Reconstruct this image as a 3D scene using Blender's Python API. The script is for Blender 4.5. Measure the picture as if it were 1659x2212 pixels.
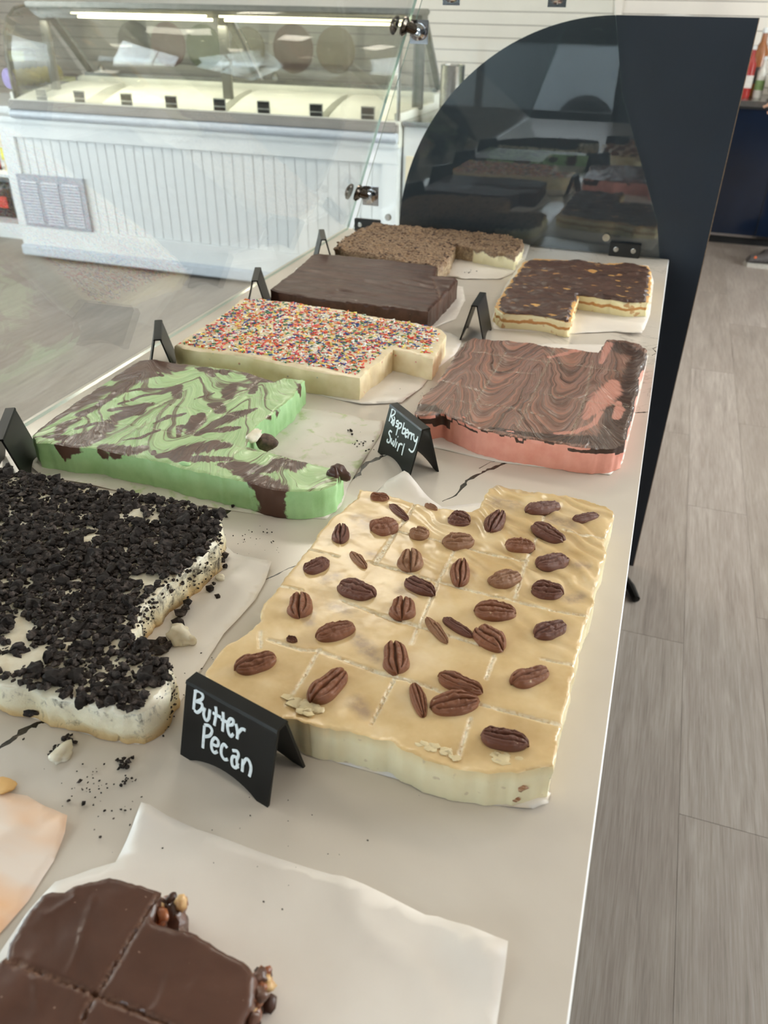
import bpy, bmesh, math, random
import numpy as np
from mathutils import Vector, Matrix
from mathutils.geometry import delaunay_2d_cdt
random.seed(7); rng = np.random.default_rng(7)
S = bpy.context.scene
for o in list(bpy.data.objects): bpy.data.objects.remove(o)
C = S.collection
CT = 0.91                                   # counter top height (m)
# ------------------------------------------------------------------ camera
FPX, PITCH, YAW, ROLL, CAMH, CAMX = 1708.965, 0.567801, 0.316852, 0.019267, 0.503879, -0.037005
cp, sp, cy, sy = math.cos(PITCH), math.sin(PITCH), math.cos(YAW), math.sin(YAW)
Fv = np.array([-sy*cp, cy*cp, -sp]); rt = np.array([cy, sy, 0.]); up = np.cross(rt, Fv)
Rv = math.cos(ROLL)*rt+math.sin(ROLL)*up; Uv = -math.sin(ROLL)*rt+math.cos(ROLL)*up
CAM = np.array([CAMX, 0., CT+CAMH])
cam = bpy.data.objects.new('camera', bpy.data.cameras.new('camera')); C.objects.link(cam); S.camera = cam
cam.matrix_world = Matrix([[Rv[i], Uv[i], -Fv[i], CAM[i]] for i in range(3)]+[[0, 0, 0, 1]])
cam.data.sensor_fit = 'VERTICAL'; cam.data.sensor_height = 36; cam.data.lens = FPX/2212*36
cam.data.clip_start = .02; cam.data.clip_end = 200
cam.data.dof.use_dof = True; cam.data.dof.focus_distance = .85; cam.data.dof.aperture_fstop = 9
# ------------------------------------------------------------------ world, lights, exposure
S.view_settings.view_transform = 'Standard'; S.view_settings.look = 'None'
S.view_settings.gamma = 1; S.view_settings.use_curve_mapping = False
S.view_settings.exposure = 0.27
W = bpy.data.worlds.new('world'); S.world = W; W.use_nodes = True
wn = W.node_tree.nodes; wl = W.node_tree.links
sky = wn.new('ShaderNodeTexSky'); sky.sky_type = 'HOSEK_WILKIE'; sky.turbidity = 3.5; sky.sun_direction = (.3, .2, .8)
hz = wn.new('ShaderNodeMix'); hz.data_type = 'RGBA'; hz.inputs[0].default_value = .62; wl.new(sky.outputs[0], hz.inputs[6]); hz.inputs[7].default_value = (.30, .30, .29, 1)
wl.new(hz.outputs[2], wn['Background'].inputs[0]); wn['Background'].inputs[1].default_value = 31.0
def area(name, loc, rot, sx, sy_, power, col, spread=180):
    l = bpy.data.lights.new(name, 'AREA'); l.shape = 'RECTANGLE'; l.size = sx; l.size_y = sy_; l.energy = power; l.color = col
    l.spread = math.radians(spread)
    o = bpy.data.objects.new(name, l); C.objects.link(o); o.location = loc; o.rotation_euler = rot
    return o
PI = math.pi
# daylight entering through the shop windows: behind the camera, on the left side and on the far right side
po = area('window_portal', (-2.43, -3.62, 1.68), (PI/2, 0, 0), 3.7, 2.1, 1, (1, 1, 1)); po.data.cycles.is_portal = True
area('window_light_left', (-6.75, 1.2, 1.7), (0, -PI/2, 0), 1.9, 4.2, 62, (.9, .95, 1))
area('window_light_right', (3.15, 3.3, 1.75), (0, PI/2, 0), 1.8, 3.2, 80, (1, .95, .88))
# ceiling lamps
for k, (x, y, p) in enumerate([(1.35, 3.0, 24), (-1.2, 3.1, 22), (-2.6, 1.0, 16), (.9, .2, 7), (-3.4, 3.4, 14), (-2.6, 5.6, 14), (.9, 5.6, 9)]):
    area('ceiling_lamp_light', (x, y, 2.86), (0, 0, 0), .6, .6, p*.8, (1, .90, .77))
# ------------------------------------------------------------------ helpers
def P(px, py, z=None, Y=None, X=None):
    """photo pixel -> world point on the plane z=, Y= or X="""
    d = Rv*(px-829.5)/FPX+Uv*(1106.-py)/FPX+Fv
    if z is not None: t = (z-CAM[2])/d[2]
    elif Y is not None: t = (Y-CAM[1])/d[1]
    else: t = (X-CAM[0])/d[0]
    return CAM+t*d
def P2(pts, z): return np.array([P(a[0], a[1], z=z)[:2] for a in pts])
def lin(c):
    c = [v/255 for v in c]
    return tuple((v/12.92 if v <= .04045 else ((v+.055)/1.055)**2.4) for v in c)+(1,)
def hsh(a, b, c, s):
    h = (a*374761393+b*668265263+c*2147483629+s*1274126177) & 0xffffffff
    h = ((h ^ (h >> 13))*1274126177) & 0xffffffff
    return ((h ^ (h >> 16)) & 0xffff)/65535.
def vn(x, y, z=0, s=0):
    x = np.asarray(x, float); y = np.asarray(y, float)+0*x; z = np.asarray(z, float)+0*x
    i, j, k = (np.floor(v).astype(np.int64) for v in (x, y, z))
    f, g, h = x-i, y-j, z-k
    f, g, h = (v*v*(3-2*v) for v in (f, g, h))
    r = 0
    for a in (0, 1):
        for b in (0, 1):
            for c in (0, 1):
                r = r+hsh(i+a, j+b, k+c, s)*(f if a else 1-f)*(g if b else 1-g)*(h if c else 1-h)
    return r*2-1
def fbm(x, y, z=0, s=0, o=4):
    return sum(vn(np.asarray(x)*2**i, np.asarray(y)*2**i, np.asarray(z)*2**i, s+i)*.5**i for i in range(o))
# ---- material helper
class Mt:
    def __init__(m, name, base=(200, 200, 200), rough=.5, spec=.5, metal=0, coat=0, sss=0, **k):
        m.m = bpy.data.materials.new(name); m.m.use_nodes = True; m.n = m.m.node_tree.nodes; m.l = m.m.node_tree.links
        m.b = m.n['Principled BSDF']; m.s('Base Color', lin(base)); m.s('Roughness', rough); m.s('Specular IOR Level', spec); m.s('Metallic', metal)
        m.s('Coat Weight', coat); m.s('Coat Roughness', .15)
        if sss: m.s('Subsurface Weight', sss); m.s('Subsurface Scale', .012); m.s('Subsurface Radius', (1, .7, .45))
    def s(m, k, v): m.b.inputs[k].default_value = v
    def node(m, t, **k):
        n = m.n.new('ShaderNode'+t)
        for a, v in k.items():
            if a.startswith('i_'):
                key = a[2:]; key = int(key) if key.isdigit() else key.replace('_', ' ')
                if isinstance(v, bpy.types.NodeSocket): m.l.new(v, n.inputs[key])
                else: n.inputs[key].default_value = v
            else: setattr(n, a, v)
        return n
    def co(m): return m.node('TexCoord').outputs['Object']
    def attr(m, name, vec=False):
        n = m.node('Attribute', attribute_name=name); return n.outputs['Vector' if vec else 'Fac']
    def map(m, v, sc=(1, 1, 1), rot=(0, 0, 0), loc=(0, 0, 0)):
        return m.node('Mapping', i_Vector=v, i_Scale=sc, i_Rotation=rot, i_Location=loc).outputs[0]
    def noise(m, v, sc=5, det=4, rough=.5, dist=0):
        return m.node('TexNoise', i_Vector=v, i_Scale=sc, i_Detail=det, i_Roughness=rough, i_Distortion=dist).outputs['Fac']
    def ramp(m, f, stops, mode='LINEAR'):
        n = m.node('ValToRGB', i_Fac=f); e = n.color_ramp.elements; n.color_ramp.interpolation = mode
        while len(e) < len(stops): e.new(.5)
        for q, (p, c) in zip(e, stops):
            q.position = p; q.color = lin(c) if isinstance(c, tuple) else (c, c, c, 1)
        return n.outputs[0]
    def mix(m, f, a, b, mode='MIX'):
        n = m.node('Mix', data_type='RGBA', blend_type=mode)
        for i, v in ((0, f), (6, a), (7, b)):
            if isinstance(v, bpy.types.NodeSocket): m.l.new(v, n.inputs[i])
            else: n.inputs[i].default_value = lin(v) if isinstance(v, tuple) and len(v) == 3 else v
        return n.outputs[2]
    def math(m, op, a, b=0., clamp=False):
        n = m.node('Math', operation=op, use_clamp=clamp)
        for i, v in ((0, a), (1, b)):
            if isinstance(v, bpy.types.NodeSocket): m.l.new(v, n.inputs[i])
            else: n.inputs[i].default_value = v
        return n.outputs[0]
    def col(m, s): m.l.new(s, m.b.inputs['Base Color']); return m
    def rough(m, s): m.l.new(s, m.b.inputs['Roughness']); return m
    def bump(m, h, st=.3, d=.002):
        n = m.node('Bump', i_Height=h, i_Strength=st, i_Distance=d); m.l.new(n.outputs[0], m.b.inputs['Normal']); return m
def simple(name, c, rough=.5, var=.06, sc=40, bump=0, **k):
    m = Mt(name, c, rough, **k)
    n = m.noise(m.co(), sc, 4); d = tuple(max(0, v*(1-var)) for v in c); l_ = tuple(min(255, v*(1+var*.6)) for v in c)
    m.col(m.ramp(n, [(.3, d), (.7, l_)]))
    if bump: m.bump(n, bump, .001)
    return m.m
def emit(name, c, st):
    m = bpy.data.materials.new(name); m.use_nodes = True; b = m.node_tree.nodes['Principled BSDF']
    b.inputs['Base Color'].default_value = lin(c); b.inputs['Emission Color'].default_value = lin(c); b.inputs['Emission Strength'].default_value = st
    return m
# ---- object helpers
def link(o, parent=None):
    C.objects.link(o)
    if parent: o.parent = parent
    return o
def base_of(o):
    v = Vector((0, 0, 0))
    while o is not None: v += o.location; o = o.parent
    return v
def thing(name, label, cat, loc=(0, 0, 0), group=None, parent=None):
    o = bpy.data.objects.new(name, None); o.empty_display_size = .02; link(o, parent); o.location = loc
    o['label'] = label; o['category'] = cat
    if group: o['group'] = group
    return o
def tag(o, label, cat, group=None, kind=None):
    o['label'] = label; o['category'] = cat
    if group: o['group'] = group
    if kind: o['kind'] = kind
    return o
def mesh(name, verts, faces, mats, parent=None, loc=None, mi=None, smooth=False, attrs=None, label=None, kind=None):
    """verts are world coordinates; the object origin goes to loc (or its parent's place)"""
    b = base_of(parent) if parent else Vector(loc if loc is not None else (0, 0, 0))
    v = np.asarray(verts, float)-np.array(b)
    me = bpy.data.meshes.new(name); me.from_pydata(v.tolist(), [], [list(map(int, f)) for f in faces])
    for m in (mats if isinstance(mats, (list, tuple)) else [mats]): me.materials.append(m)
    if mi is not None: me.polygons.foreach_set('material_index', np.asarray(mi, np.int32))
    if smooth: me.polygons.foreach_set('use_smooth', np.ones(len(faces), bool))
    for k, a in (attrs or {}).items():
        a = np.asarray(a, np.float32)
        if a.ndim == 1: me.attributes.new(k, 'FLOAT', 'POINT').data.foreach_set('value', a)
        else: me.attributes.new(k, 'FLOAT_VECTOR', 'POINT').data.foreach_set('vector', a.ravel())
    me.update()
    o = bpy.data.objects.new(name, me); link(o, parent)
    if not parent: o.location = b
    if label: o['label'] = label
    if kind: o['kind'] = kind
    return o
class MB:
    """collects boxes / tubes / lathes, then makes one mesh"""
    def __init__(s): s.v = []; s.f = []; s.m = []
    def add(s, v, f, m=0):
        n = len(s.v); s.v += [tuple(map(float, q)) for q in v]; s.f += [tuple(n+i for i in q) for q in f]; s.m += [m]*len(f); return s
    def box(s, x0, x1, y0, y1, z0, z1, m=0, bev=0, rot=None, c=None):
        if bev and min(x1-x0, y1-y0, z1-z0) > 2.2*bev:
            bm = bmesh.new(); bmesh.ops.create_cube(bm, size=1)
            for q in bm.verts: q.co = ((q.co.x+.5)*(x1-x0)+x0, (q.co.y+.5)*(y1-y0)+y0, (q.co.z+.5)*(z1-z0)+z0)
            bmesh.ops.bevel(bm, geom=bm.edges[:], offset=bev, segments=2, affect='EDGES')
            bm.verts.index_update(); v = [q.co.copy() for q in bm.verts]; f = [[q.index for q in p.verts] for p in bm.faces]; bm.free()
        else:
            v = [Vector((x, y, z)) for x in (x0, x1) for y in (y0, y1) for z in (z0, z1)]
            f = [(0, 1, 3, 2), (4, 6, 7, 5), (0, 4, 5, 1), (2, 3, 7, 6), (0, 2, 6, 4), (1, 5, 7, 3)]
        if rot is not None:
            c = Vector(c); v = [c+rot@(Vector(q)-c) for q in v]
        return s.add(v, f, m)
    def tube(s, pts, r, n=8, m=0, caps=True):
        pts = [Vector(p) for p in pts]; rr = r if isinstance(r, (list, tuple)) else [r]*len(pts); v = []
        t0 = (pts[1]-pts[0]).normalized(); a = t0.orthogonal().normalized()
        for i, p in enumerate(pts):
            t = (pts[min(i+1, len(pts)-1)]-pts[max(i-1, 0)]).normalized()
            a = (a-t*a.dot(t)).normalized(); b = t.cross(a)
            v += [p+(a*math.cos(2*PI*k/n)+b*math.sin(2*PI*k/n))*rr[i] for k in range(n)]
        f = [(i*n+k, i*n+(k+1) % n, (i+1)*n+(k+1) % n, (i+1)*n+k) for i in range(len(pts)-1) for k in range(n)]
        if caps: f += [tuple(range(n))[::-1], tuple((len(pts)-1)*n+k for k in range(n))]
        return s.add(v, f, m)
    def lathe(s, prof, c, axis=(0, 0, 1), n=20, m=0):
        c = Vector(c); q = Vector((0, 0, 1)).rotation_difference(Vector(axis)); v = []
        for r, z in prof: v += [c+q@Vector((r*math.cos(2*PI*k/n), r*math.sin(2*PI*k/n), z)) for k in range(n)]
        f = [(i*n+k, i*n+(k+1) % n, (i+1)*n+(k+1) % n, (i+1)*n+k) for i in range(len(prof)-1) for k in range(n)]
        f += [tuple(range(n))[::-1], tuple((len(prof)-1)*n+k for k in range(n))]
        return s.add(v, f, m)
    def prism(s, poly, d, m=0):
        """poly: list of 3D points (planar), extruded by vector d"""
        n = len(poly); v = [Vector(p) for p in poly]+[Vector(p)+Vector(d) for p in poly]
        f = [tuple(range(n))[::-1], tuple(range(n, 2*n))]+[(k, (k+1) % n, (k+1) % n+n, k+n) for k in range(n)]
        return s.add(v, f, m)
    def build(s, name, mats, parent=None, loc=None, smooth=False, **k):
        o = mesh(name, s.v, s.f, mats, parent, loc, s.m if isinstance(mats, (list, tuple)) else None, smooth=False, **k)
        bm = bmesh.new(); bm.from_mesh(o.data); bmesh.ops.recalc_face_normals(bm, faces=bm.faces); bm.to_mesh(o.data); bm.free()
        if smooth:
            o.data.shade_smooth(); o.data.set_sharp_from_angle(angle=math.radians(35))
        return o
def dup(root, loc, label=None, group=None):
    def cp_(o, par):
        c = o.copy(); link(c, par)
        for ch in list(o.children): cp_(ch, c)
        return c
    r = cp_(root, None); r.location = loc
    if label: r['label'] = label
    if group: r['group'] = group
    return r
# ---- planar polygons
def resample(poly, st):
    out = []; n = len(poly)
    for i in range(n):
        a, b = poly[i], poly[(i+1) % n]; k = max(1, int(round(np.linalg.norm(b-a)/st)))
        for j in range(k): out.append(a+(b-a)*j/k)
    return np.array(out)
def segdist(p, a, b):
    ab = b-a; t = np.clip(((p-a)@ab)/max(ab@ab, 1e-12), 0, 1)
    return np.linalg.norm(p-(a+t[:, None]*ab), axis=1), t
def polydist(p, poly):
    d = np.full(len(p), 9.)
    for i in range(len(poly)): d = np.minimum(d, segdist(p, poly[i], poly[(i+1) % len(poly)])[0])
    return d
def inside(p, poly):
    r = np.zeros(len(p), bool); n = len(poly)
    for i in range(n):
        (x1, y1), (x2, y2) = poly[i], poly[(i+1) % n]
        if y1 == y2: continue
        c = ((y1 > p[:, 1]) != (y2 > p[:, 1])) & (p[:, 0] < (x2-x1)*(p[:, 1]-y1)/(y2-y1)+x1); r ^= c
    return r
def ccw(poly):
    a = sum(poly[i][0]*poly[(i+1) % len(poly)][1]-poly[(i+1) % len(poly)][0]*poly[i][1] for i in range(len(poly)))
    return poly if a > 0 else poly[::-1]
def fill(poly, st, skew=.25):
    """triangulate a polygon with interior points; returns pts, tris (first len(poly) pts = outline)"""
    lo, hi = poly.min(0), poly.max(0)
    gx, gy = np.meshgrid(np.arange(lo[0], hi[0], st), np.arange(lo[1], hi[1], st*.9))
    gx = gx+(np.arange(gx.shape[0])[:, None] % 2)*st/2
    g = np.stack([gx.ravel(), gy.ravel()], 1); g += rng.uniform(-skew, skew, g.shape)*st
    g = g[inside(g, poly)]; g = g[polydist(g, poly) > st*.6]
    pts = np.vstack([poly, g])
    r = delaunay_2d_cdt([Vector(p) for p in pts], [], [list(range(len(poly)))], 1, 1e-7, True)
    vo = np.array([tuple(v) for v in r[0]]); ov = r[3]
    order = {}
    for i, ids in enumerate(ov):
        for q in ids: order[q] = i
    ring = [order[i] for i in range(len(poly))]
    tri = [tuple(f) for f in r[2]]; cen = vo[np.array(tri)].mean(1); ok = inside(cen, poly)
    return vo, [f for f, k in zip(tri, ok) if k], ring
def strokes(p, ss):
    """0..1 closeness of points p to world strokes [(pts Nx2, width N)]"""
    m = np.zeros(len(p))
    for pts, w in ss:
        for i in range(len(pts)-1):
            d, t = segdist(p, pts[i], pts[i+1]); ww = w[i]+(w[i+1]-w[i])*t
            m = np.maximum(m, np.clip(1-d/ww*.5, 0, 1))      # .5 at the stroke's edge
    return m
def slab(name, parent, px, h, st, mats, hf=None, r=.003, jit=.0012, side=.0015, attrf=None, z0=.0006, grooves=None, gd=.0016, gw=.0012, levels=7, inset=.0, flare=0.):
    out = ccw(P2(px, CT+z0+h)); o2 = resample(out, st*1.15)
    nn = np.roll(o2, -1, 0)-np.roll(o2, 1, 0); nn = np.stack([nn[:, 1], -nn[:, 0]], 1)/(np.linalg.norm(nn, axis=1)[:, None]+1e-9)
    if inset: o2 = o2-nn*inset
    o2 = o2+nn*(fbm(o2[:, 0]*90, o2[:, 1]*90, s=3)*jit)[:, None]
    v, f, ring = fill(o2, st); d = polydist(v, o2); z = np.full(len(v), h)
    z -= np.where(d < r, r-np.sqrt(np.maximum(r*r-(r-d)**2, 0)), 0)*.8
    if hf is not None: z += hf(v[:, 0], v[:, 1])*np.clip(d/.004+.4, 0, 1)
    cut = np.zeros(len(v))
    for g in (grooves or []):
        gp = P2(g, CT+z0+h)
        for i in range(len(gp)-1):
            dd, _ = segdist(v, gp[i], gp[i+1]); dd = dd+vn(v[:, 0]*700, v[:, 1]*700, s=5)*.0004
            z -= gd*np.exp(-(dd/gw)**2); cut = np.maximum(cut, np.exp(-(dd/(gw*1.5))**2))
    V = [np.column_stack([v, z+CT+z0])]; F = list(f); MI = [0]*len(f); n = len(v); prev = ring; zr = z[ring]; L = len(ring)
    depth = [np.zeros(n)]
    for k in range(1, levels+1):
        fr = k/levels; zz = zr*(1-fr); q = o2+nn*(flare*fr+(fbm(o2[:, 0]*60, o2[:, 1]*60, zz*60, s=11)*side*(1 if k < levels else .4)))[:, None]
        V.append(np.column_stack([q, zz+CT+z0])); cur = list(range(n, n+L)); n += L; depth.append(np.full(L, fr))
        F += [(prev[i], cur[i], cur[(i+1) % L], prev[(i+1) % L]) for i in range(L)]; MI += [1]*L; prev = cur
    F.append(tuple(prev[::-1])); MI.append(1)
    V = np.vstack(V); depth = np.concatenate(depth)
    at = {'depth': depth, 'cut': np.concatenate([cut]+[cut[ring]*(.0)]*levels)}
    if attrf: at.update(attrf(V))
    o = mesh(name, V, F, mats, parent, None, MI, True, at); o.data.set_sharp_from_angle(angle=math.radians(46)); return o
def sheet(name, px, label, st, mat, lift=None, z=.0003, amp=.0011, group=None, under=()):
    o2 = resample(ccw(P2(px, CT)), st); v, f, ring = fill(o2, st)
    msk = np.ones(len(v))
    for u in under: pu = ccw(P2(u, CT+.038)); msk = np.minimum(msk, np.where(inside(v, pu), 0, np.clip(polydist(v, pu)/.02, 0, 1)))
    sd = int(abs(v[0, 0])*999); cr = np.abs(vn(v[:, 0]*9, v[:, 1]*9, s=sd+5)); zz = z+amp*msk*(1+fbm(v[:, 0]*14, v[:, 1]*14, s=sd))+.0016*msk*np.clip(.12-cr, 0, 1)/.12
    for (x, y, rad, hh) in (lift or []):
        c = P(x, y, z=CT)[:2]; zz = zz+hh*np.clip(1-np.linalg.norm(v-c, axis=1)/rad, 0, 1)**1.7
    th = .00012; n = len(v); L = len(ring)
    V = np.vstack([np.column_stack([v, CT+zz]), np.column_stack([v, CT+zz-th])])
    F = list(f)+[(a+n, c+n, b+n) for a, b, c in f]+[(ring[i], ring[i]+n, ring[(i+1) % L]+n, ring[(i+1) % L]) for i in range(L)]
    c = v.mean(0); o = mesh(name, V, F, mat, None, (c[0], c[1], CT), None, True)
    tag(o, label, 'paper', group); return o
def lump(r, seed, sub=2, amp=.35, sc=1.0):
    bm = bmesh.new(); bmesh.ops.create_icosphere(bm, subdivisions=sub, radius=1)
    v = np.array([tuple(q.co) for q in bm.verts]); bm.verts.index_update(); f = [[q.index for q in p.verts] for p in bm.faces]; bm.free()
    k = 1+amp*fbm(v[:, 0]*1.3*sc, v[:, 1]*1.3*sc, v[:, 2]*1.3*sc+seed*7.3, s=seed, o=3)
    return v*k[:, None]*r, f
# ================================================================== materials
M = {}
m = Mt('quartz', (214, 206, 196), .16, spec=.5); co = m.co()
w = m.noise(co, 3, 4, .6, .6); th = m.math('ABSOLUTE', m.math('SUBTRACT', m.noise(co, 2.6, 6, .62, 1.4), .5))
base = m.ramp(w, [(.3, (206, 196, 184)), (.7, (219, 210, 199))])
msk = m.math('MULTIPLY', m.ramp(th, [(0, .9), (.006, 0.)]), m.ramp(m.noise(co, 1.8, 2), [(.5, 0.), (.62, .55)]))
m.col(m.mix(msk, base, (142, 132, 122))); M['quartz'] = m.m
m = Mt('quartz vein', (50, 46, 40), .2); co = m.co(); m.col(m.ramp(m.noise(co, 160, 5), [(.35, (34, 32, 26)), (.62, (66, 58, 50)), (.75, (120, 108, 95))])); M['vein'] = m.m
M['quartz_edge'] = simple('quartz edge', (226, 220, 214), .25, .03)
def plankmat(name, rnd=True):
    m = Mt(name, (150, 140, 130), .42, spec=.4); g = m.node('NewGeometry').outputs['Position']
    if rnd:
        oi = m.node('ObjectInfo').outputs['Random']
        off = m.node('CombineXYZ', i_X=m.math('MULTIPLY', oi, 37.), i_Y=m.math('MULTIPLY', oi, 91.)).outputs[0]
        g = m.node('VectorMath', operation='ADD', i_0=g, i_1=off).outputs[0]
    grain = m.noise(m.map(g, (46, 2.6, 1)), 1, 8, .62, 1.2); fine = m.noise(m.map(g, (330, 9, 1)), 1, 4, .6)
    blotch = m.noise(m.map(g, (9, 1.7, 1)), 1, 4, .6, .8)
    c = m.ramp(grain, [(.25, (106, 95, 87)), (.45, (137, 127, 119)), (.6, (156, 147, 139)), (.8, (174, 165, 157))])
    c = m.mix(m.ramp(blotch, [(.4, 0.), (.72, .55)]), c, (120, 106, 98))
    c = m.mix(.35, c, m.ramp(fine, [(.3, (110, 102, 98)), (.7, (178, 174, 170))]))
    if rnd: c = m.mix(1., c, m.ramp(oi, [(0, (236, 233, 230)), (1, (255, 254, 253))]), 'MULTIPLY')
    m.col(c); m.bump(fine, .12, .0006); m.rough(m.ramp(grain, [(.3, .38), (.7, .5)])); return m.m
M['plank'] = plankmat('vinyl plank'); M['subfloor'] = simple('dark joint', (96, 90, 86), .7)
M['board'] = simple('painted shiplap', (226, 220, 211), .45, .02, 3)
M['ceiling'] = simple('ceiling paint', (235, 232, 226), .8, .02)
M['wall'] = simple('wall paint', (206, 200, 192), .7, .03); M['darkwall'] = simple('dark wall', (58, 64, 70), .6, .05)
M['navy'] = simple('navy laminate', (38, 47, 59), .42, .06, 6); M['tan'] = simple('raw board edge', (146, 122, 96), .6, .15, 200)
M['navygloss'] = simple('glossy navy panel', (22, 33, 52), .12, .08, 4)
M['black'] = simple('black plastic', (15, 15, 14), .38, .1, 60, spec=.25); M['blackmatte'] = simple('black metal', (20, 21, 23), .45, .1)
M['ink'] = simple('white chalk ink', (228, 236, 240), .5, .06, 300)
M['steel'] = simple('brushed steel', (170, 168, 164), .25, .08, 80, metal=1); M['chrome'] = simple('chrome', (200, 200, 204), .08, .02, metal=1)
M['darkchrome'] = simple('dark chrome', (96, 88, 82), .15, .1, metal=1)
M['white'] = simple('white enamel', (226, 230, 232), .35, .02, 6); M['white2'] = simple('white plastic liner', (232, 232, 222), .4, .03, 6)
M['greyrim'] = simple('grey bumper', (150, 146, 142), .35, .04, 8); M['bluestrip'] = simple('pale blue strip', (198, 206, 216), .3, .03)
M['frame'] = simple('canopy frame metal', (128, 126, 118), .34, .08, 30, metal=.35)
M['lamp'] = emit('lamp tube', (255, 240, 200), 9); M['disc'] = emit('downlight lens', (255, 236, 205), 12)
M['shell'] = simple('lamp trim', (235, 233, 228), .5)
# clear sheet glass: transparent with a Fresnel reflection, tinted a little
def glassmat(name, tint, edge=False):
    m = bpy.data.materials.new(name); m.use_nodes = True; n = m.node_tree.nodes; l = m.node_tree.links; n.remove(n['Principled BSDF'])
    geo = n.new('ShaderNodeNewGeometry'); ir = n.new('ShaderNodeMix'); ir.data_type = 'FLOAT'; l.new(geo.outputs['Backfacing'], ir.inputs[0]); ir.inputs[2].default_value = 1.5; ir.inputs[3].default_value = 1/1.5
    fr = n.new('ShaderNodeFresnel'); l.new(ir.outputs[0], fr.inputs['IOR'])
    t = n.new('ShaderNodeBsdfTransparent'); t.inputs[0].default_value = tint
    g = n.new('ShaderNodeBsdfGlossy'); g.inputs['Roughness'].default_value = 0.0; g.inputs[0].default_value = (1, 1, 1, 1)
    mx = n.new('ShaderNodeMixShader'); l.new(fr.outputs[0], mx.inputs[0]); l.new(t.outputs[0], mx.inputs[1]); l.new(g.outputs[0], mx.inputs[2])
    l.new(mx.outputs[0], n['Material Output'].inputs[0]); return m
M['glass'] = glassmat('clear glass', (.965, .985, .975, 1)); M['freezerglass'] = glassmat('freezer glass', (.93, .945, .93, 1))
m = Mt('green glass edge', (168, 205, 190), .1); m.s('Transmission Weight', .6); M['glassedge'] = m.m
# fudge materials
def fudge(name, c, dark, rough=.35, sss=.15, sc=60, bump=.2, coat=.15):
    m = Mt(name, c, rough, sss=sss, coat=coat); n = m.noise(m.co(), sc, 5, .6)
    m.col(m.ramp(n, [(.3, dark), (.6, c)])); m.bump(n, bump, .001); return m.m
# pecan
m = Mt('butter fudge top', (226, 197, 148), .3, sss=.12, coat=.25); co = m.co(); n = m.noise(co, 22, 4, .6)
c = m.ramp(n, [(.3, (205, 171, 118)), (.55, (222, 192, 142)), (.75, (231, 206, 164))])
c = m.mix(m.math('MULTIPLY', m.attr('ghost'), m.ramp(m.noise(co, 160, 3), [(.35, .45), (.6, 1.)])), c, (168, 142, 118)); cutn = m.math('MULTIPLY', m.attr('cut'), m.ramp(m.noise(co, 300, 3), [(.32, .15), (.5, 1.)]))
c = m.mix(cutn, c, (255, 246, 224)); m.col(c)
m.bump(m.noise(m.map(co, (40, 90, 40), (0, 0, .5)), 1, 3, .5, 1.5), .04, .002); M['pecan_top'] = m.m
m = Mt('butter fudge side', (231, 219, 176), .5, sss=.15); co = m.co()
n = m.noise(co, 50, 5, .6); c = m.ramp(m.attr('depth'), [(0., (230, 206, 158)), (.12, (240, 222, 178)), (.3, (246, 234, 196))])
c = m.mix(m.ramp(m.noise(co, 120, 2), [(.66, 0.), (.72, .6)]), c, (196, 172, 140)); m.col(m.mix(.25, c, m.ramp(n, [(.3, (214, 196, 150)), (.7, (240, 230, 196))]))); m.bump(n, .35, .001); M['pecan_side'] = m.m
def nutmat(name, a, b, c):
    m = Mt(name, a, .42, coat=.15); co = m.co(); n = m.noise(m.map(co, (60, 320, 200)), 1, 6, .65, .5)
    k = m.ramp(n, [(.3, b), (.52, a), (.78, c)]); k = m.mix(m.ramp(m.noise(m.node('NewGeometry').outputs['Position'], 210, 4, .7), [(.66, 0.), (.70, .8)]), k, (222, 190, 150)); m.col(k); m.bump(n, .6, .0012); return m.m
M['nut'] = nutmat('pecan skin', (148, 88, 54), (104, 56, 34), (186, 130, 86)); M['nutdark'] = nutmat('dark pecan skin', (118, 66, 46), (80, 42, 30), (160, 104, 74))
M['nutlight'] = nutmat('chipped pecan', (158, 104, 66), (112, 64, 40), (232, 206, 170))
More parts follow.
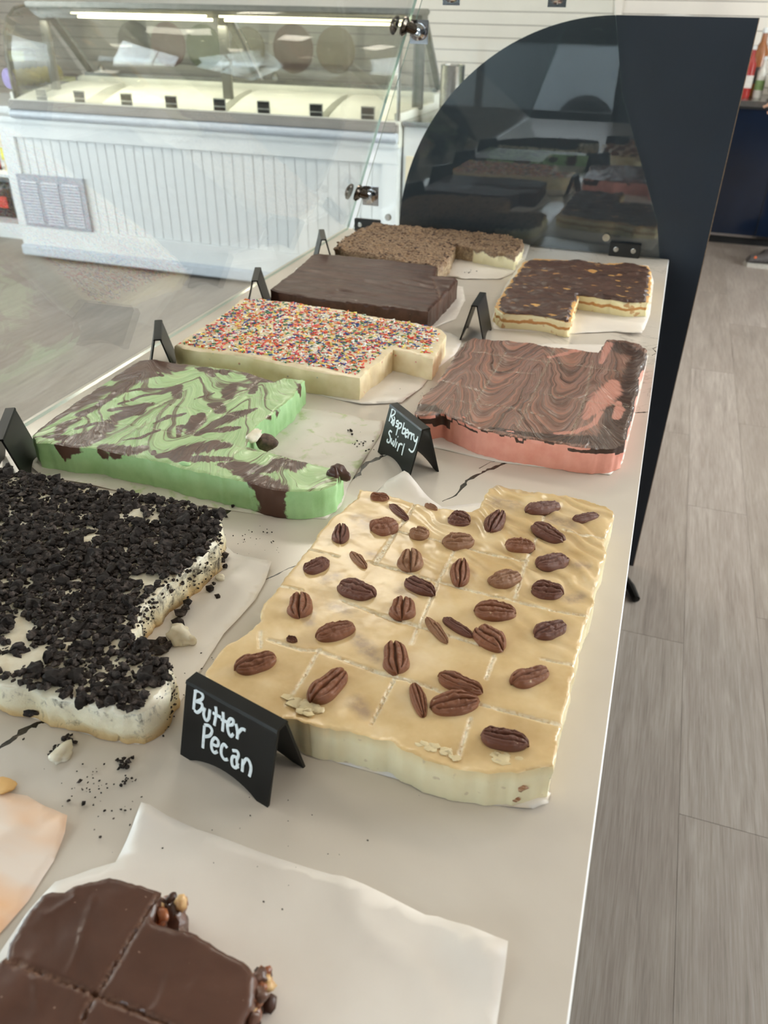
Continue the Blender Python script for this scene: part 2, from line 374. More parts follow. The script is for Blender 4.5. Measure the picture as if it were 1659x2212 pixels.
# swirls
def swirlmat(name, lo, hi, streak, dark, chocs, side, rough=.36, bump=.4, gloss=.25, sth=.56, dth=.36, blend=(120, 112, 86)):
    m = Mt(name, lo, rough, coat=gloss, sss=.04); w = m.attr('warp', True); co = m.co()
    n1 = m.noise(w, 1.0, 4, .55, .3); n2 = m.noise(m.map(w, (1.3, 2.4, 1), loc=(3, 7, 1)), 1.0, 4, .6, .2); n3 = m.noise(m.map(w, (.8, 1.5, 1), loc=(13, 17, 1)), 1.0, 5, .6, .3)
    n4 = m.noise(m.map(w, (1.6, 6.5, 1), loc=(5, 1, 1)), 1.0, 3, .5, .1)
    c = m.ramp(n1, [(.36, lo), (.62, hi)]); c = m.mix(.22, c, m.ramp(n4, [(.35, lo), (.65, hi)]))
    c = m.mix(m.ramp(n2, [(sth-.04, 0.), (sth+.17, .95)]), c, streak); c = m.mix(m.ramp(n3, [(dth, .95), (dth+.03, .8), (dth+.07, 0.)]), c, dark)
    if name[0] == 'm': c = m.mix(m.math('MULTIPLY', m.ramp(n3, [(dth+.02, 0.), (dth+.045, .8), (dth+.09, 0.)]), .8), c, blend)
    wob = m.math('ADD', m.attr('choc'), m.math('MULTIPLY', m.math('SUBTRACT', n2, .5), .8)); wob = m.math('ADD', wob, m.math('MULTIPLY', m.math('SUBTRACT', n4, .5), .5))
    c = m.mix(m.ramp(wob, [(.40, 0.), (.5, .75), (.53, 0.)]), c, blend); c = m.mix(m.ramp(wob, [(.49, 0.), (.54, 1.)]), c, m.ramp(n4, chocs))
    lw = m.math('ADD', m.attr('light'), m.math('MULTIPLY', m.math('SUBTRACT', n2, .5), .9)); c = m.mix(m.ramp(lw, [(.42, 0.), (.62, .85)]), c, side)
    cutn = m.math('MULTIPLY', m.attr('cut'), m.ramp(m.noise(co, 500, 2), [(.44, 0.), (.6, .75)])); c = m.mix(cutn, c, (206, 196, 172)); m.col(c)
    h = m.math('ADD', m.math('ADD', n1, m.math('MULTIPLY', n4, .5)), m.math('MULTIPLY', n2, .5)); m.bump(h, bump, .004)
    m.rough(m.ramp(n2, [(.35, rough-.12), (.65, rough+.14)])); return m.m
M['rasp_top'] = swirlmat('raspberry swirl top', (96, 70, 58), (146, 110, 96), (196, 132, 106), (74, 52, 42), [(.35, (62, 43, 35)), (.7, (92, 66, 54))], (210, 146, 128), .28, .6, .4, .54, .29, (112, 84, 70))
M['mint_top'] = swirlmat('mint swirl top', (152, 184, 124), (178, 206, 148), (196, 216, 164), (92, 62, 48), [(.3, (70, 46, 36)), (.7, (102, 72, 58))], (164, 200, 136), .34, .5, .35, .56, .36)
def sidemat(name, c, d, choc, topc=None, sc=45):
    m = Mt(name, c, .5, sss=.05); co = m.co(); n = m.noise(co, sc, 4, .6)
    k = m.ramp(n, [(.3, d), (.6, c)])
    e = m.math('ADD', m.attr('choc'), m.math('MULTIPLY', m.math('SUBTRACT', m.noise(co, 70, 4), .5), .5))
    k = m.mix(m.ramp(e, [(.5, 0.), (.56, 1.)]), k, choc)
    if topc: k = m.mix(m.math('MULTIPLY', m.ramp(m.math('ADD', m.attr('depth'), m.math('MULTIPLY', m.noise(co, 55, 3), .35)), [(.24, 1.), (.3, 0.)]), m.attr('rim')), k, topc)
    m.col(k); m.bump(n, .3, .0012); return m.m
M['rasp_side'] = sidemat('raspberry fudge side', (242, 170, 152), (232, 154, 136), (70, 48, 38), (78, 54, 44)); M['mint_side'] = sidemat('mint fudge side', (172, 212, 156), (156, 200, 138), (84, 54, 42), (150, 196, 124))
# cream, chocolate etc
M['spr_top'] = fudge('vanilla fudge top', (232, 214, 180), (218, 196, 158)); m = Mt('vanilla fudge side', (230, 214, 168), .5, sss=.15); co = m.co()
c = m.ramp(m.noise(co, 40, 4), [(.3, (226, 206, 160)), (.65, (242, 226, 190))]); vor = m.node('TexVoronoi', i_Vector=co, i_Scale=110.)
spot = m.ramp(vor.outputs['Distance'], [(.16, .8), (.24, 0.)]); sel = m.ramp(m.noise(co, 60, 1), [(.6, 0.), (.64, 1.)])
c = m.mix(m.math('MULTIPLY', spot, sel), c, m.ramp(m.noise(co, 35, 1), [(.42, (90, 150, 160)), (.5, (220, 120, 90)), (.58, (214, 90, 110))])); m.col(c); m.bump(m.noise(co, 90, 4), .3, .001); M['spr_side'] = m.m
for k, c in dict(red=(220, 64, 56), orange=(238, 122, 60), yellow=(246, 222, 110), green=(40, 124, 88), blue=(52, 76, 152), pink=(236, 110, 122), white=(252, 248, 242)).items():
    M['sp_'+k] = simple('sprinkle '+k, c, .4, .04, spec=.4)
def choc(name, c, d, rough=.3, bump=.4, sc=(6, 60, 20), coat=.4):
    m = Mt(name, c, rough, coat=coat, spec=.3); co = m.co(); n = m.noise(m.map(co, sc), 1, 5, .55, .8)
    cc = m.ramp(n, [(.3, d), (.65, c)]); cc = m.mix(m.math('MULTIPLY', m.attr('cut'), m.ramp(m.noise(co, 400, 3), [(.4, 0.), (.62, .75)])), cc, (142, 108, 88))
    cc = m.mix(m.ramp(m.noise(co, 260, 1), [(.77, 0.), (.79, .6)]), cc, (176, 146, 128)); m.col(cc); m.bump(n, bump, .003); return m.m
M['choc_top'] = choc('chocolate fudge top', (84, 55, 44), (58, 38, 31), .46, .6, (9, 80, 30), .08); M['choc_side'] = choc('chocolate fudge side', (82, 54, 44), (60, 38, 30), .45, .3, (60, 60, 60), .15)
M['near_top'] = choc('milk chocolate top', (92, 62, 50), (76, 50, 40), .34, .18, (14, 14, 14), .2)
m = Mt('chocolate nut cut face', (104, 70, 54), .4, coat=.3); co = m.co(); vor = m.node('TexVoronoi', i_Vector=co, i_Scale=95.)
c = m.ramp(m.noise(co, 90, 4), [(.3, (64, 40, 32)), (.6, (104, 70, 56))]); c = m.mix(m.ramp(m.noise(co, 75, 2), [(.56, 0.), (.62, .9)]), c, m.ramp(vor.outputs['Distance'], [(.1, (214, 172, 112)), (.5, (156, 88, 50))])); m.col(c); m.bump(m.noise(co, 140, 4), .7, .002); M['near_side'] = m.m
m = Mt('toffee crumb top', (140, 112, 88), .7); co = m.co(); n = m.noise(co, 190, 5, .7); m.col(m.ramp(n, [(.3, (88, 66, 52)), (.45, (134, 106, 82)), (.6, (172, 142, 112)), (.72, (206, 182, 150))])); m.bump(n, 1, .004); M['tof_top'] = m.m
m = Mt('toffee slab side', (236, 224, 184), .55, sss=.12); co = m.co(); n = m.noise(co, 170, 5, .7); e = m.math('ADD', m.attr('depth'), m.math('MULTIPLY', m.noise(co, 70, 4), .9))
c = m.mix(m.ramp(e, [(.62, 1.), (.78, 0.)]), (238, 228, 190), m.ramp(n, [(.3, (78, 58, 46)), (.6, (150, 120, 92))])); c = m.mix(m.attr('crust'), c, m.ramp(n, [(.3, (92, 70, 56)), (.55, (166, 138, 108)), (.7, (206, 186, 150))])); m.col(c); m.bump(n, .6, .002); M['tof_side'] = m.m
m = Mt('layered peanut butter side', (236, 222, 172), .45, sss=.12, coat=.1); co = m.co(); e = m.math('ADD', m.attr('depth'), m.math('MULTIPLY', m.math('SUBTRACT', m.noise(co, 45, 4), .5), .38))
c = m.ramp(e, [(0., (240, 226, 180)), (.34, (240, 226, 178)), (.38, (196, 140, 78)), (.52, (190, 132, 70)), (.57, (240, 228, 180)), (1, (236, 222, 172))]); c = m.mix(m.ramp(m.noise(co, 60, 3), [(.6, 0.), (.66, .8)]), c, (192, 138, 80)); m.col(c); m.bump(m.noise(co, 120, 4), .5, .0015); M['buck_side'] = m.m
M['buck_top'] = fudge('peanut butter layer', (214, 168, 104), (190, 136, 76), .4)
m = Mt('spread chocolate', (76, 52, 44), .45, coat=.08); co = m.co(); n = m.noise(m.map(co, (24, 60, 40)), 1, 5, .6, 1.2)
c = m.ramp(n, [(.3, (58, 38, 32)), (.6, (86, 60, 50))]); c = m.mix(m.ramp(m.noise(m.map(co, (38, 60, 30)), 1, 3, .5, .2), [(.64, 0.), (.70, .85)]), c, (196, 144, 90)); m.col(c); m.bump(n, .6, .004); M['buck_choc'] = m.m
M['cream'] = fudge('cookies cream top', (232, 224, 204), (214, 200, 172), .45); m = Mt('cookies cream side', (234, 226, 204), .5, sss=.15); co = m.co()
c = m.ramp(m.attr('depth'), [(0., (238, 232, 212)), (.6, (234, 222, 190)), (.85, (214, 186, 136)), (1, (198, 160, 108))]); e = m.math('ADD', m.noise(m.map(co, (1, 1, .6)), 75, 8, .75, .6), m.math('MULTIPLY', m.attr('smear'), .09))
c = m.mix(m.ramp(e, [(.55, 0.), (.72, .95)]), c, (58, 48, 42)); m.col(c); m.bump(m.noise(co, 130, 5, .7), .8, .002); M['cream_side'] = m.m
m = Mt('cookie crumb', (36, 30, 28), .75, spec=.3); co = m.co(); n = m.noise(co, 300, 5, .7); m.col(m.mix(m.ramp(m.noise(m.node('NewGeometry').outputs['Position'], 130, 3), [(.52, 0.), (.72, .5)]), m.ramp(n, [(.35, (20, 16, 14)), (.58, (46, 37, 33)), (.7, (110, 96, 90))]), (120, 106, 100))); m.bump(n, .8, .001); M['crumb'] = m.m
m = Mt('wax paper', (228, 220, 212), .36); co = m.co(); n = m.noise(co, 9, 4); m.col(m.ramp(n, [(.3, (226, 217, 208)), (.7, (240, 233, 226))])); m.bump(n, .2, .004); M['paper'] = m.m
m = Mt('stained wax paper', (236, 222, 210), .42); co = m.co(); n = m.noise(co, 12, 4); m.col(m.mix(m.ramp(m.noise(m.map(co, (7, 18, 7)), 1, 3), [(.42, 0.), (.66, .9)]), (238, 222, 210), (242, 184, 128))); m.bump(n, .2, .004); M['paper2'] = m.m
m = Mt('mint smeared wax paper', (226, 220, 208), .42); co = m.co(); m.col(m.mix(m.ramp(m.noise(co, 38, 3, .6, .5), [(.55, 0.), (.68, .75)]), m.ramp(m.noise(co, 9, 3), [(.3, (216, 208, 196)), (.7, (230, 224, 214))]), (172, 192, 122))); M['paper3'] = m.m
M['caramel'] = fudge('caramel nut', (150, 88, 52), (96, 54, 36), .3, .1, 120); M['nutbit'] = fudge('pale nut piece', (214, 176, 124), (180, 136, 90), .5, .1, 120)
# ================================================================== room shell
XL, XR, YN, YF, HC = -6.6, 3.0, -3.6, 7.0, 2.95
def struct(o): o['kind'] = 'structure'; return o
fl = struct(MB().box(XL, XR, YN, YF, -.05, -.004).build('floor', M['subfloor']))
# planks where the picture shows the floor
pw, pl = .19, 1.3; pm = None; cnt = 0
b_ = MB().box(0, pw-.0003, 0, pl-.0003, -.004, 0, bev=.0005); pm = None
for i in range(int((2.2+4.9)/pw)):
    x0 = -4.9+i*pw; off = (i*.43) % 1*pl
    j = 0; y = -.6-off
    while y < YF-.01:
        y1 = min(y+pl, YF)
        if (y1 > .4) and not (x0 < -1.5 and y > 4.9) and (x0 > .0 or x0 < -.9 or True):
            if not (x0 < -3.0 and y1 < 1.2) and cnt < 295:
                if y1-y > pl-.01:
                    if pm is None: o = b_.build('plank', M['plank'], fl); pm = o
                    else: o = pm.copy(); C.objects.link(o); o.parent = fl
                    o.location = (x0, y, 0)
                else:
                    o = MB().box(x0, x0+pw-.0003, y, y1-.002, -.004, 0).build('plank', M['plank'], fl)
                cnt += 1
        y += pl
# remaining floor out of view: one printed vinyl field
M['vinyl'] = plankmat('vinyl field', False)
for k, (a, b, c_, d) in enumerate([(XL, -4.9, YN, YF), (2.12, XR, YN, YF), (-4.9, 2.12, YN, -1.9)]):
    struct(MB().box(a, b-.002, c_, d, -.004, -.0005).build('trim_%d' % (k+1), M['vinyl']))
struct(MB().box(XL, XR, YN, YF, HC, HC+.05).build('ceiling', M['ceiling']))
wb = struct(MB().box(XL, XR, YF, YF+.1, 0, HC).build('wall_back', M['subfloor']))
bo = None; bh = .0865
k = 0; z = .02
while z < HC-.02:
    bx = MB().box(XL, XR, YF-.014, YF-.0005, z, min(z+bh-.004, HC), bev=.0015)
    if bo is None: bo = bx.build('shiplap_board', M['board'], wb)
    else:
        q = bo.copy(); C.objects.link(q); q.parent = wb; q.location = (0, 0, z-.02)
    z += bh
    if z+bh > HC: break
struct(MB().box(-.64, -.58, YF-.03, YF-.014, 0, HC-.02, bev=.003).build('trim_4', M['board']))
struct(MB().box(XR, XR+.1, YN, YF, 0, .75).box(XR, XR+.1, YN, YF, 2.7, HC).box(XR, XR+.1, YN, 1.6, .75, 2.7).box(XR, XR+.1, 5.0, YF, .75, 2.7).build('wall_right', M['wall']))
struct(MB().box(XL-.1, XL, YN, YF, 0, .7).box(XL-.1, XL, YN, YF, 2.7, HC).box(XL-.1, XL, YN, -1.0, .7, 2.7).box(XL-.1, XL, 3.4, YF, .7, 2.7).build('wall_left', M['wall']))
struct(MB().box(XL, XR, YN-.1, YN, 0, .62).box(XL, XR, YN-.1, YN, 2.75, HC).box(XL, -4.3, YN-.1, YN, .62, 2.75).box(-.55, XR, YN-.1, YN, .62, 2.75).build('wall_front', M['darkwall']))
wnf = MB()
for x in (-4.3, -3.05, -1.8, -.6): wnf.box(x, x+.06, YN-.07, YN-.01, .62, 2.75)
wnf.box(-4.3, -.55, YN-.07, YN-.01, .62, .68).box(-4.3, -.55, YN-.07, YN-.01, 2.69, 2.75)
w1 = struct(wnf.build('window_1', M['blackmatte'])); MB().box(-4.3, -.55, YN-.045, YN-.04, .62, 2.75).build('pane', M['glass'], w1)
wl_ = MB()
for y in (-1.0, 1.2, 3.34): wl_.box(XL-.07, XL-.01, y, y+.06, .7, 2.7)
wl_.box(XL-.07, XL-.01, -1, 3.4, .7, .76).box(XL-.07, XL-.01, -1, 3.4, 2.64, 2.7)
w2 = struct(wl_.build('window_2', M['board'])); MB().box(XL-.045, XL-.04, -1, 3.4, .7, 2.7).build('pane', M['glass'], w2)
wr_ = MB()
for y in (1.6, 3.3, 4.94): wr_.box(XR+.01, XR+.07, y, y+.06, .75, 2.7)
wr_.box(XR+.01, XR+.07, 1.6, 5.0, .75, .81).box(XR+.01, XR+.07, 1.6, 5.0, 2.64, 2.7)
w3 = struct(wr_.build('window_3', M['board'])); MB().box(XR+.04, XR+.045, 1.6, 5, .75, 2.7).build('pane', M['glass'], w3)
M['car'] = simple('silver car paint', (196, 206, 214), .25)

M['asphalt'] = simple('asphalt', (120, 118, 114), .9, .1, 5); M['hedge'] = simple('hedge', (70, 92, 58), .8, .3, 12, bump=1)
struct(MB().box(-30, 30, -40, 40, -.4, -.1).build('ground', M['asphalt']))
v, f = lump(1, 5, 4, .25, 2.2); tag(mesh('hedge', v*np.array([4.5, .8, 1.1])+np.array([-3.2, -9, .5]), f, M['hedge'], None, (-3.2, -9, -.1), None, True), 'green hedge outside the shop window', 'hedge')
car = thing('parked_van', 'silver van parked outside the shop window', 'van', (-2.2, -7.2, -.1))
MB().prism([(-4.6, -7.9, .25), (-4.6, -7.9, 1.0), (-4.3, -7.9, 1.15), (-3.6, -7.9, 1.75), (-.6, -7.9, 1.8), (-.3, -7.9, 1.0), (-.3, -7.9, .25)], (0, 1.5, 0)).build('van_body', M['car'], car)
MB().prism([(-4.1, -6.399, 1.1), (-3.55, -6.399, 1.62), (-.75, -6.399, 1.65), (-.6, -6.399, 1.1)], (0, .01, 0)).build('window_glass', M['black'], car)
for x in (-3.8, -1.1): MB().lathe([(.05, 0), (.33, 0), (.35, .03), (.35, .2), (.3, .22)], (x, -6.55, .25), (0, 1, 0), 20).build('wheel', M['blackmatte'], car)
# recessed ceiling downlights
dl = None
for k, (x, y) in enumerate([(-3.6, 2.2), (-2.9, 2.2), (-2.2, 2.2), (-1.5, 2.2), (-3.4, 4.9), (-1.6, 4.9), (.4, 4.9), (.5, 2.0)]):
    if dl is None:
        dl = thing('ceiling_downlight', 'small round recessed downlight in the white ceiling', 'lamp', (x, y, HC), 'recessed ceiling downlights')
        MB().lathe([(.045, -.004), (.06, -.012), (.065, 0)], (x, y, HC)).build('trim_ring', M['shell'], dl, smooth=True)
        MB().lathe([(.044, -.006), (.044, -.003)], (x, y, HC)).build('lens', M['disc'], dl)
    else: dup(dl, (x, y, HC), 'small round recessed downlight, ceiling spot %s' % ['', 'left of the shop window mullion', 'above the customer aisle', 'above the sneeze guard', 'above the snack shelf', 'above the steel canister', 'above the navy end panel', 'above the serving side'][k])
# ================================================================== counter
X0, Y0, YL = -.84, -.75, 2.066
veins = [[(955, 1083, 3), (985, 1070, 7), (1000, 1050, 13), (1012, 1035, 15), (1040, 1022, 15), (1062, 1012, 15), (1085, 1002, 11), (1112, 995, 5)],
         [(1035, 1012, 3), (1060, 998, 3), (1096, 994, 4)],
         [(835, 983, 6), (815, 990, 18), (790, 1003, 20), (775, 1025, 15), (752, 1040, 3)],
         [(462, 1130, 8), (478, 1112, 24), (505, 1098, 20), (528, 1098, 10), (548, 1092, 5)],
         [(568, 1254, 4), (598, 1241, 6), (618, 1230, 4), (640, 1222, 7), (656, 1213, 4)],
         [(-45, 1655, 34), (0, 1615, 34), (30, 1592, 28), (60, 1574, 26), (90, 1560, 16), (104, 1560, 6)],
         [(1366, 893, 2), (1380, 891, 6), (1403, 890, 7)], [(1408, 768, 2), (1419, 762, 4), (1410, 753, 4), (1422, 748, 3)]]
top = [(X0, Y0), (-.0022, Y0), (-.0022, YL), (X0, YL)]; pts = [Vector(p) for p in top]; faces = [[0, 1, 2, 3]]
for vi, vv in enumerate(veins):
    a = P2(vv, CT); wd = []
    for (x, y, wpx) in vv: wd.append(np.linalg.norm(P(x-wpx/2, y, z=CT)[:2]-P(x+wpx/2, y, z=CT)[:2]))
    fine = []; fw = []
    for i in range(len(a)-1):
        for t in np.linspace(0, 1, 5)[:-1]: fine.append(a[i]+(a[i+1]-a[i])*t); fw.append(wd[i]+(wd[i+1]-wd[i])*t)
    fine.append(a[-1]); fw.append(wd[-1]*.3); fine = np.array(fine); tg = np.gradient(fine, axis=0); nr = np.stack([-tg[:, 1], tg[:, 0]], 1)/(np.linalg.norm(tg, axis=1)[:, None]+1e-9)
    L_, R_ = [], []
    for i in range(len(fine)):
        L_.append(fine[i]+nr[i]*fw[i]*rng.uniform(.12, .75)*.62); R_.append(fine[i]-nr[i]*fw[i]*rng.uniform(.12, .75)*.62)
    s0 = len(pts); pts += [Vector(np.clip(q, [X0+.002, Y0], [-.001, YL-.001])) for q in L_+R_[::-1]]; faces.append(list(range(s0, len(pts))))
r = delaunay_2d_cdt(pts, [], faces, 1, 1e-6, True)
vv = [(p.x, p.y, CT) for p in r[0]]; ff = [tuple(q) for q in r[2]]
cen = np.array([np.mean([vv[i][:2] for i in q], axis=0) for q in ff]); mi = np.zeros(len(ff), int)
for fc in faces[1:]: mi |= inside(cen, np.array([tuple(pts[i]) for i in fc])).astype(int)
cnt_ = thing('display_counter', 'long white quartz topped display counter with dark veins under the fudge', 'counter', (-.42, .7, 0))
mesh('counter_top', vv, ff, [M['quartz'], M['vein']], cnt_, None, mi)
MB().prism([(X0, Y0, CT-.0022), (0, Y0, CT-.0022), (0, YL, CT-.0022), (X0, YL, CT-.0022)][::-1], (0, 0, -.028)).build('slab_edge', M['quartz_edge'], cnt_)
MB().prism([(-.0022, Y0, CT), (0, Y0, CT-.0022), (-.0022, Y0, CT-.0022)], (0, YL-Y0, 0)).build('edge_chamfer', simple('edge highlight', (244, 244, 246), .12, .01), cnt_)  # chamfer coloured lighter than the quartz, painting in the edge highlight
MB().box(X0+.03, -.32, Y0+.05, YL-.01, .1, CT-.031).build('cabinet_body', M['navy'], cnt_)
MB().box(X0+.07, -.36, Y0+.09, YL-.03, 0, .1).build('toe_kick', M['blackmatte'], cnt_)
for yy in (-.1, .6, 1.3): MB().box(-.3199, -.302, yy, yy+.66, .13, CT-.05, bev=.003).build('cabinet_door', M['navy'], cnt_)
# ---- end panel
ep = thing('end_panel', 'tall dark navy end panel with a quarter round top behind the fudge slabs', 'panel', (-.3, YL+.02, 0))
cx, rr_ = -.2, .492; YP = YL+.014
poly = [(.078, YP, 0), (.078, YP, CT+.498), (cx, YP, CT+.498)]+[(cx-rr_*math.sin(a), YP, CT+.006+rr_*math.cos(a)) for a in np.linspace(.02, PI/2, 40)]+[(cx-rr_, YP, CT-.02), (X0-.0, YP, CT-.05), (X0, YP, 0)]
MB().prism(poly, (0, .02, 0)).build('panel_board', M['navy'], ep)
MB().box(.078, .0795, YP, YP+.02, 0, CT+.498).build('edge_band', M['tan'], ep)
# ---- sneeze guard: slanted front pane, end pane, top pane, clamps and clips
sg = thing('sneeze_guard', 'frameless clear glass sneeze guard around the counter held by chrome clamps', 'glass guard', (-.7, .7, CT))
def pane(name, quad, d, par=sg):
    n = 4; q = [Vector(p) for p in quad]; d = Vector(d); v = q+[p+d for p in q]
    f = [(3, 2, 1, 0), (4, 5, 6, 7)]+[(k, (k+1) % 4, (k+1) % 4+4, k+4) for k in range(4)]
    me = mesh(name, v, f, [M['glass'], M['glassedge']], par, None, [0, 0, 1, 1, 1, 1])
    bm = bmesh.new(); bm.from_mesh(me.data); bmesh.ops.recalc_face_normals(bm, faces=bm.faces); bm.to_mesh(me.data); bm.free(); return me
pane('front_pane', [(-.826, -.7, CT), (-.826, YL-.012, CT), (-.635, YL-.012, CT+.58), (-.635, -.7, CT+.58)], (-.0057, 0, .0019))
me_ = MB(); q5 = [(-.815, CT), (-.022, CT), (-.044, CT+.085), (-.172, CT+.35), (-.232, CT+.58), (-.625, CT+.58)]
n5 = len(q5); v5 = [(x, YL-.010, z) for x, z in q5]+[(x, YL-.004, z) for x, z in q5]
o5 = mesh('end_pane', v5, [tuple(range(n5)), tuple(range(n5, 2*n5))[::-1]]+[(k, k+n5, (k+1) % n5+n5, (k+1) % n5) for k in range(n5)], [M['glass'], M['glassedge']], sg, None, [0, 0]+[1]*n5)
bm = bmesh.new(); bm.from_mesh(o5.data); bmesh.ops.recalc_face_normals(bm, faces=bm.faces); bm.to_mesh(o5.data); bm.free()
pane('top_pane', [(-.64, -.7, CT+.582), (-.64, YL, CT+.582), (-.232, YL, CT+.582), (-.232, -.7, CT+.582)], (0, 0, .006))
def clamp(xg, z, xe):
    t = MB(); y = YL-.012
    t.lathe([(.001, 0), (.016, 0), (.0175, .004), (.0175, .012), (.012, .014), (.012, .016), (.005, .018), (.001, .017)], (xe, y, z-.006), (0, -1, 0), 24)
    t.box(xe-.022, xe+.022, y+.0005, y+.0035, z-.03, z+.018, bev=.001)
    a = MB().tube([(xe-.004, y-.008, z-.003), (xe-.02, y-.022, z+.004), (xg+.008, y-.026, z+.006)], [.011, .012, .010], 12)
    g = MB().lathe([(.001, 0), (.020, 0), (.021, .005), (.015, .010), (.001, .01)], (xg+.006, y-.03, z+.006), (.95, 0, -.3), 18).lathe([(.001, 0), (.020, 0), (.020, .004), (.014, .009), (.001, .009)], (xg-.012, y-.03, z+.006), (-.95, 0, .3), 18)
    o = t.build('glass_clamp', M['chrome'], sg, smooth=True); a.build('clamp_arm', M['darkchrome'], o, smooth=True); g.build('clamp_pad', M['darkchrome'], o, smooth=True)
clamp(-.683, CT+.463, -.648); clamp(-.797, CT+.095, -.765)
for xe in (-.575, -.338): MB().lathe([(.001, 0), (.014, 0), (.015, .008), (.008, .011), (.001, .011)], (xe, YL-.0105, CT+.53), (0, -1, 0), 20).box(xe-.02, xe+.02, YL-.0108, YL-.0102, CT+.51, CT+.55).build('top_clamp', M['chrome'], sg, smooth=True)
def clip(x0, x1):
    o = MB().box(x0, x1, YL-.022, YL-.0105, CT, CT+.032, bev=.0015).build('glass_clip', M['blackmatte'], sg)
    for x in (x0+.016, x1-.016):
        MB().lathe([(.001, 0), (.0062, 0), (.0062, .0014), (.004, .002), (.001, .001)], (x, YL-.0218, CT+.017), (0, -1, 0), 16).build('screw', M['steel'], o, smooth=True)
clip(-.143, -.07); clip(-.806, -.735)
for x in (-.155, -.715): MB().lathe([(.006, 0), (.009, 0), (.009, .003), (.006, .003)], (x, YL-.0105, CT+.04), (0, -1, 0), 18).build('rubber_ring', M['steel'], sg)
# curved black leg foot on the floor under the counter edge
q = MB().tube([(-.02, 2.0, .03), (.05, 1.985, .022), (.078, 1.945, .016), (.097, 1.9, .012)], [.012, .013, .013, .011], 10).build('curved_foot', M['black'], None, (.05, 1.95, 0), smooth=True)
tag(q, 'black curved rubber foot poking out on the floor beside the counter', 'foot')
# ================================================================== freezer (ice cream dipping cabinet)
FY = 4.235; FX0, FX1 = -3.92, -1.39
fz = thing('ice_cream_freezer', 'long white ice cream dipping freezer with curved glass canopy against the far wall', 'freezer', (-2.65, 4.6, 0))
MB().box(FX0, FX1, FY+.02, FY+.8, .07, .80).box(FX0+.03, FX1-.03, FY+.06, FY+.74, 0, .07).build('cabinet_body', M['white'], fz)
MB().box(FX0, FX1, FY, FY+.02, .72, .80, bev=.004).box(FX0, FX1, FY, FY+.02, .085, .205, bev=.004).box(FX0, FX0+.1, FY, FY+.02, .205, .72).box(FX1-.08, FX1, FY, FY+.02, .205, .72).build('front_frame', M['white'], fz)
MB().box(FX0-.01, FX1+.005, FY-.018, FY+.02, .02, .085, bev=.008).build('kick_rail', M['bluestrip'], fz)
sl = None; nx = 37; sw = (FX1-.08-FX0-.1)/nx
for k in range(nx):
    x = FX0+.1+k*sw
    if sl is None: sl = MB().box(x+.0010, x+sw-.0010, FY+.0145, FY+.0195, .206, .719, bev=.0022).build('bead_slat', M['white'], fz)
    else: q = sl.copy(); C.objects.link(q); q.parent = fz; q.location = (k*sw, 0, 0)
M['louver'] = simple('louver paint', (206, 209, 218), .4, .02)
vt = MB().box(-3.86, -3.37, FY-.004, FY+.0055, .205, .515, bev=.002).build('vent_grille', simple('vent slot shade', (172, 176, 187), .5, .02), fz)  # base toned darker than the louvers; slot shade is in its colour
lv = None
for c_ in range(3):
    for k in range(15):
        x = -3.83+c_*.152; z = .475-k*.017
        if lv is None: lv = MB().prism([(x, FY-.0045, z), (x, FY-.014, z-.008), (x, FY-.0045, z-.0125)], (.118, 0, 0)).build('louver', M['louver'], vt); lx, lz = x, z
        else: q = lv.copy(); C.objects.link(q); q.parent = vt; q.location = (x-lx, 0, z-lz)
MB().box(FX0-.0, FX1, FY-.012, FY+.02, .795, .83, bev=.008).build('lower_moulding', M['white'], fz)
MB().tube([(FX0+.14, FY-.012, .85), (FX1+.0, FY-.012, .85)], .024, 12).build('blue_strip', M['bluestrip'], fz, smooth=True)
MB().box(FX0+.13, FX1, FY-.03, FY+.012, .868, .922, bev=.012).build('bumper_rim', M['greyrim'], fz)
MB().box(FX0+.12, FX1+.003, FY+.012, FY+.03, .80, .925).box(FX0+.12, FX0+.15, FY+.03, FY+.78, .80, .96).box(FX1-.03, FX1+.003, FY+.03, FY+.78, .80, .96).box(FX0+.12, FX1, FY+.66, FY+.79, .80, 1.01, bev=.01).build('liner', M['white2'], fz)
for k, (a, b) in enumerate([(-3.76, -3.42), (-3.3, -2.52), (-2.46, -1.9), (-1.85, -1.43)]):
    pr = [(a, FY+.62, .985)]
    n = 10; poly = [(a, FY+.06+.56*t, .86+.125*math.sin(t*PI/2)) for t in np.linspace(0, 1, n)]
    poly2 = poly+[(a, FY+.62, .84), (a, FY+.06, .84)]
    MB().prism(poly2, (b-a, 0, 0)).build('tub_lid', M['white2'], fz, smooth=True)
lb = None
for x in (-3.58, -3.318, -3.006, -2.719, -2.419, -2.156, -1.853, -1.565):
    if lb is None:
        lb = MB().box(x-.038, x+.038, FY+.031, FY+.034, .905, .985).build('flavour_label', simple('label white', (236, 236, 230), .5), fz); bx0 = x
        for z in (.949, .912): MB().box(x-.033, x+.033, FY+.0285, FY+.0308, z, z+.03).build('black_card', M['black'], lb)
        kids = list(lb.children)
    else:
        q = lb.copy(); C.objects.link(q); q.parent = fz; q.location = (x-bx0, 0, 0)
        for ch in kids: g = ch.copy(); C.objects.link(g); g.parent = q
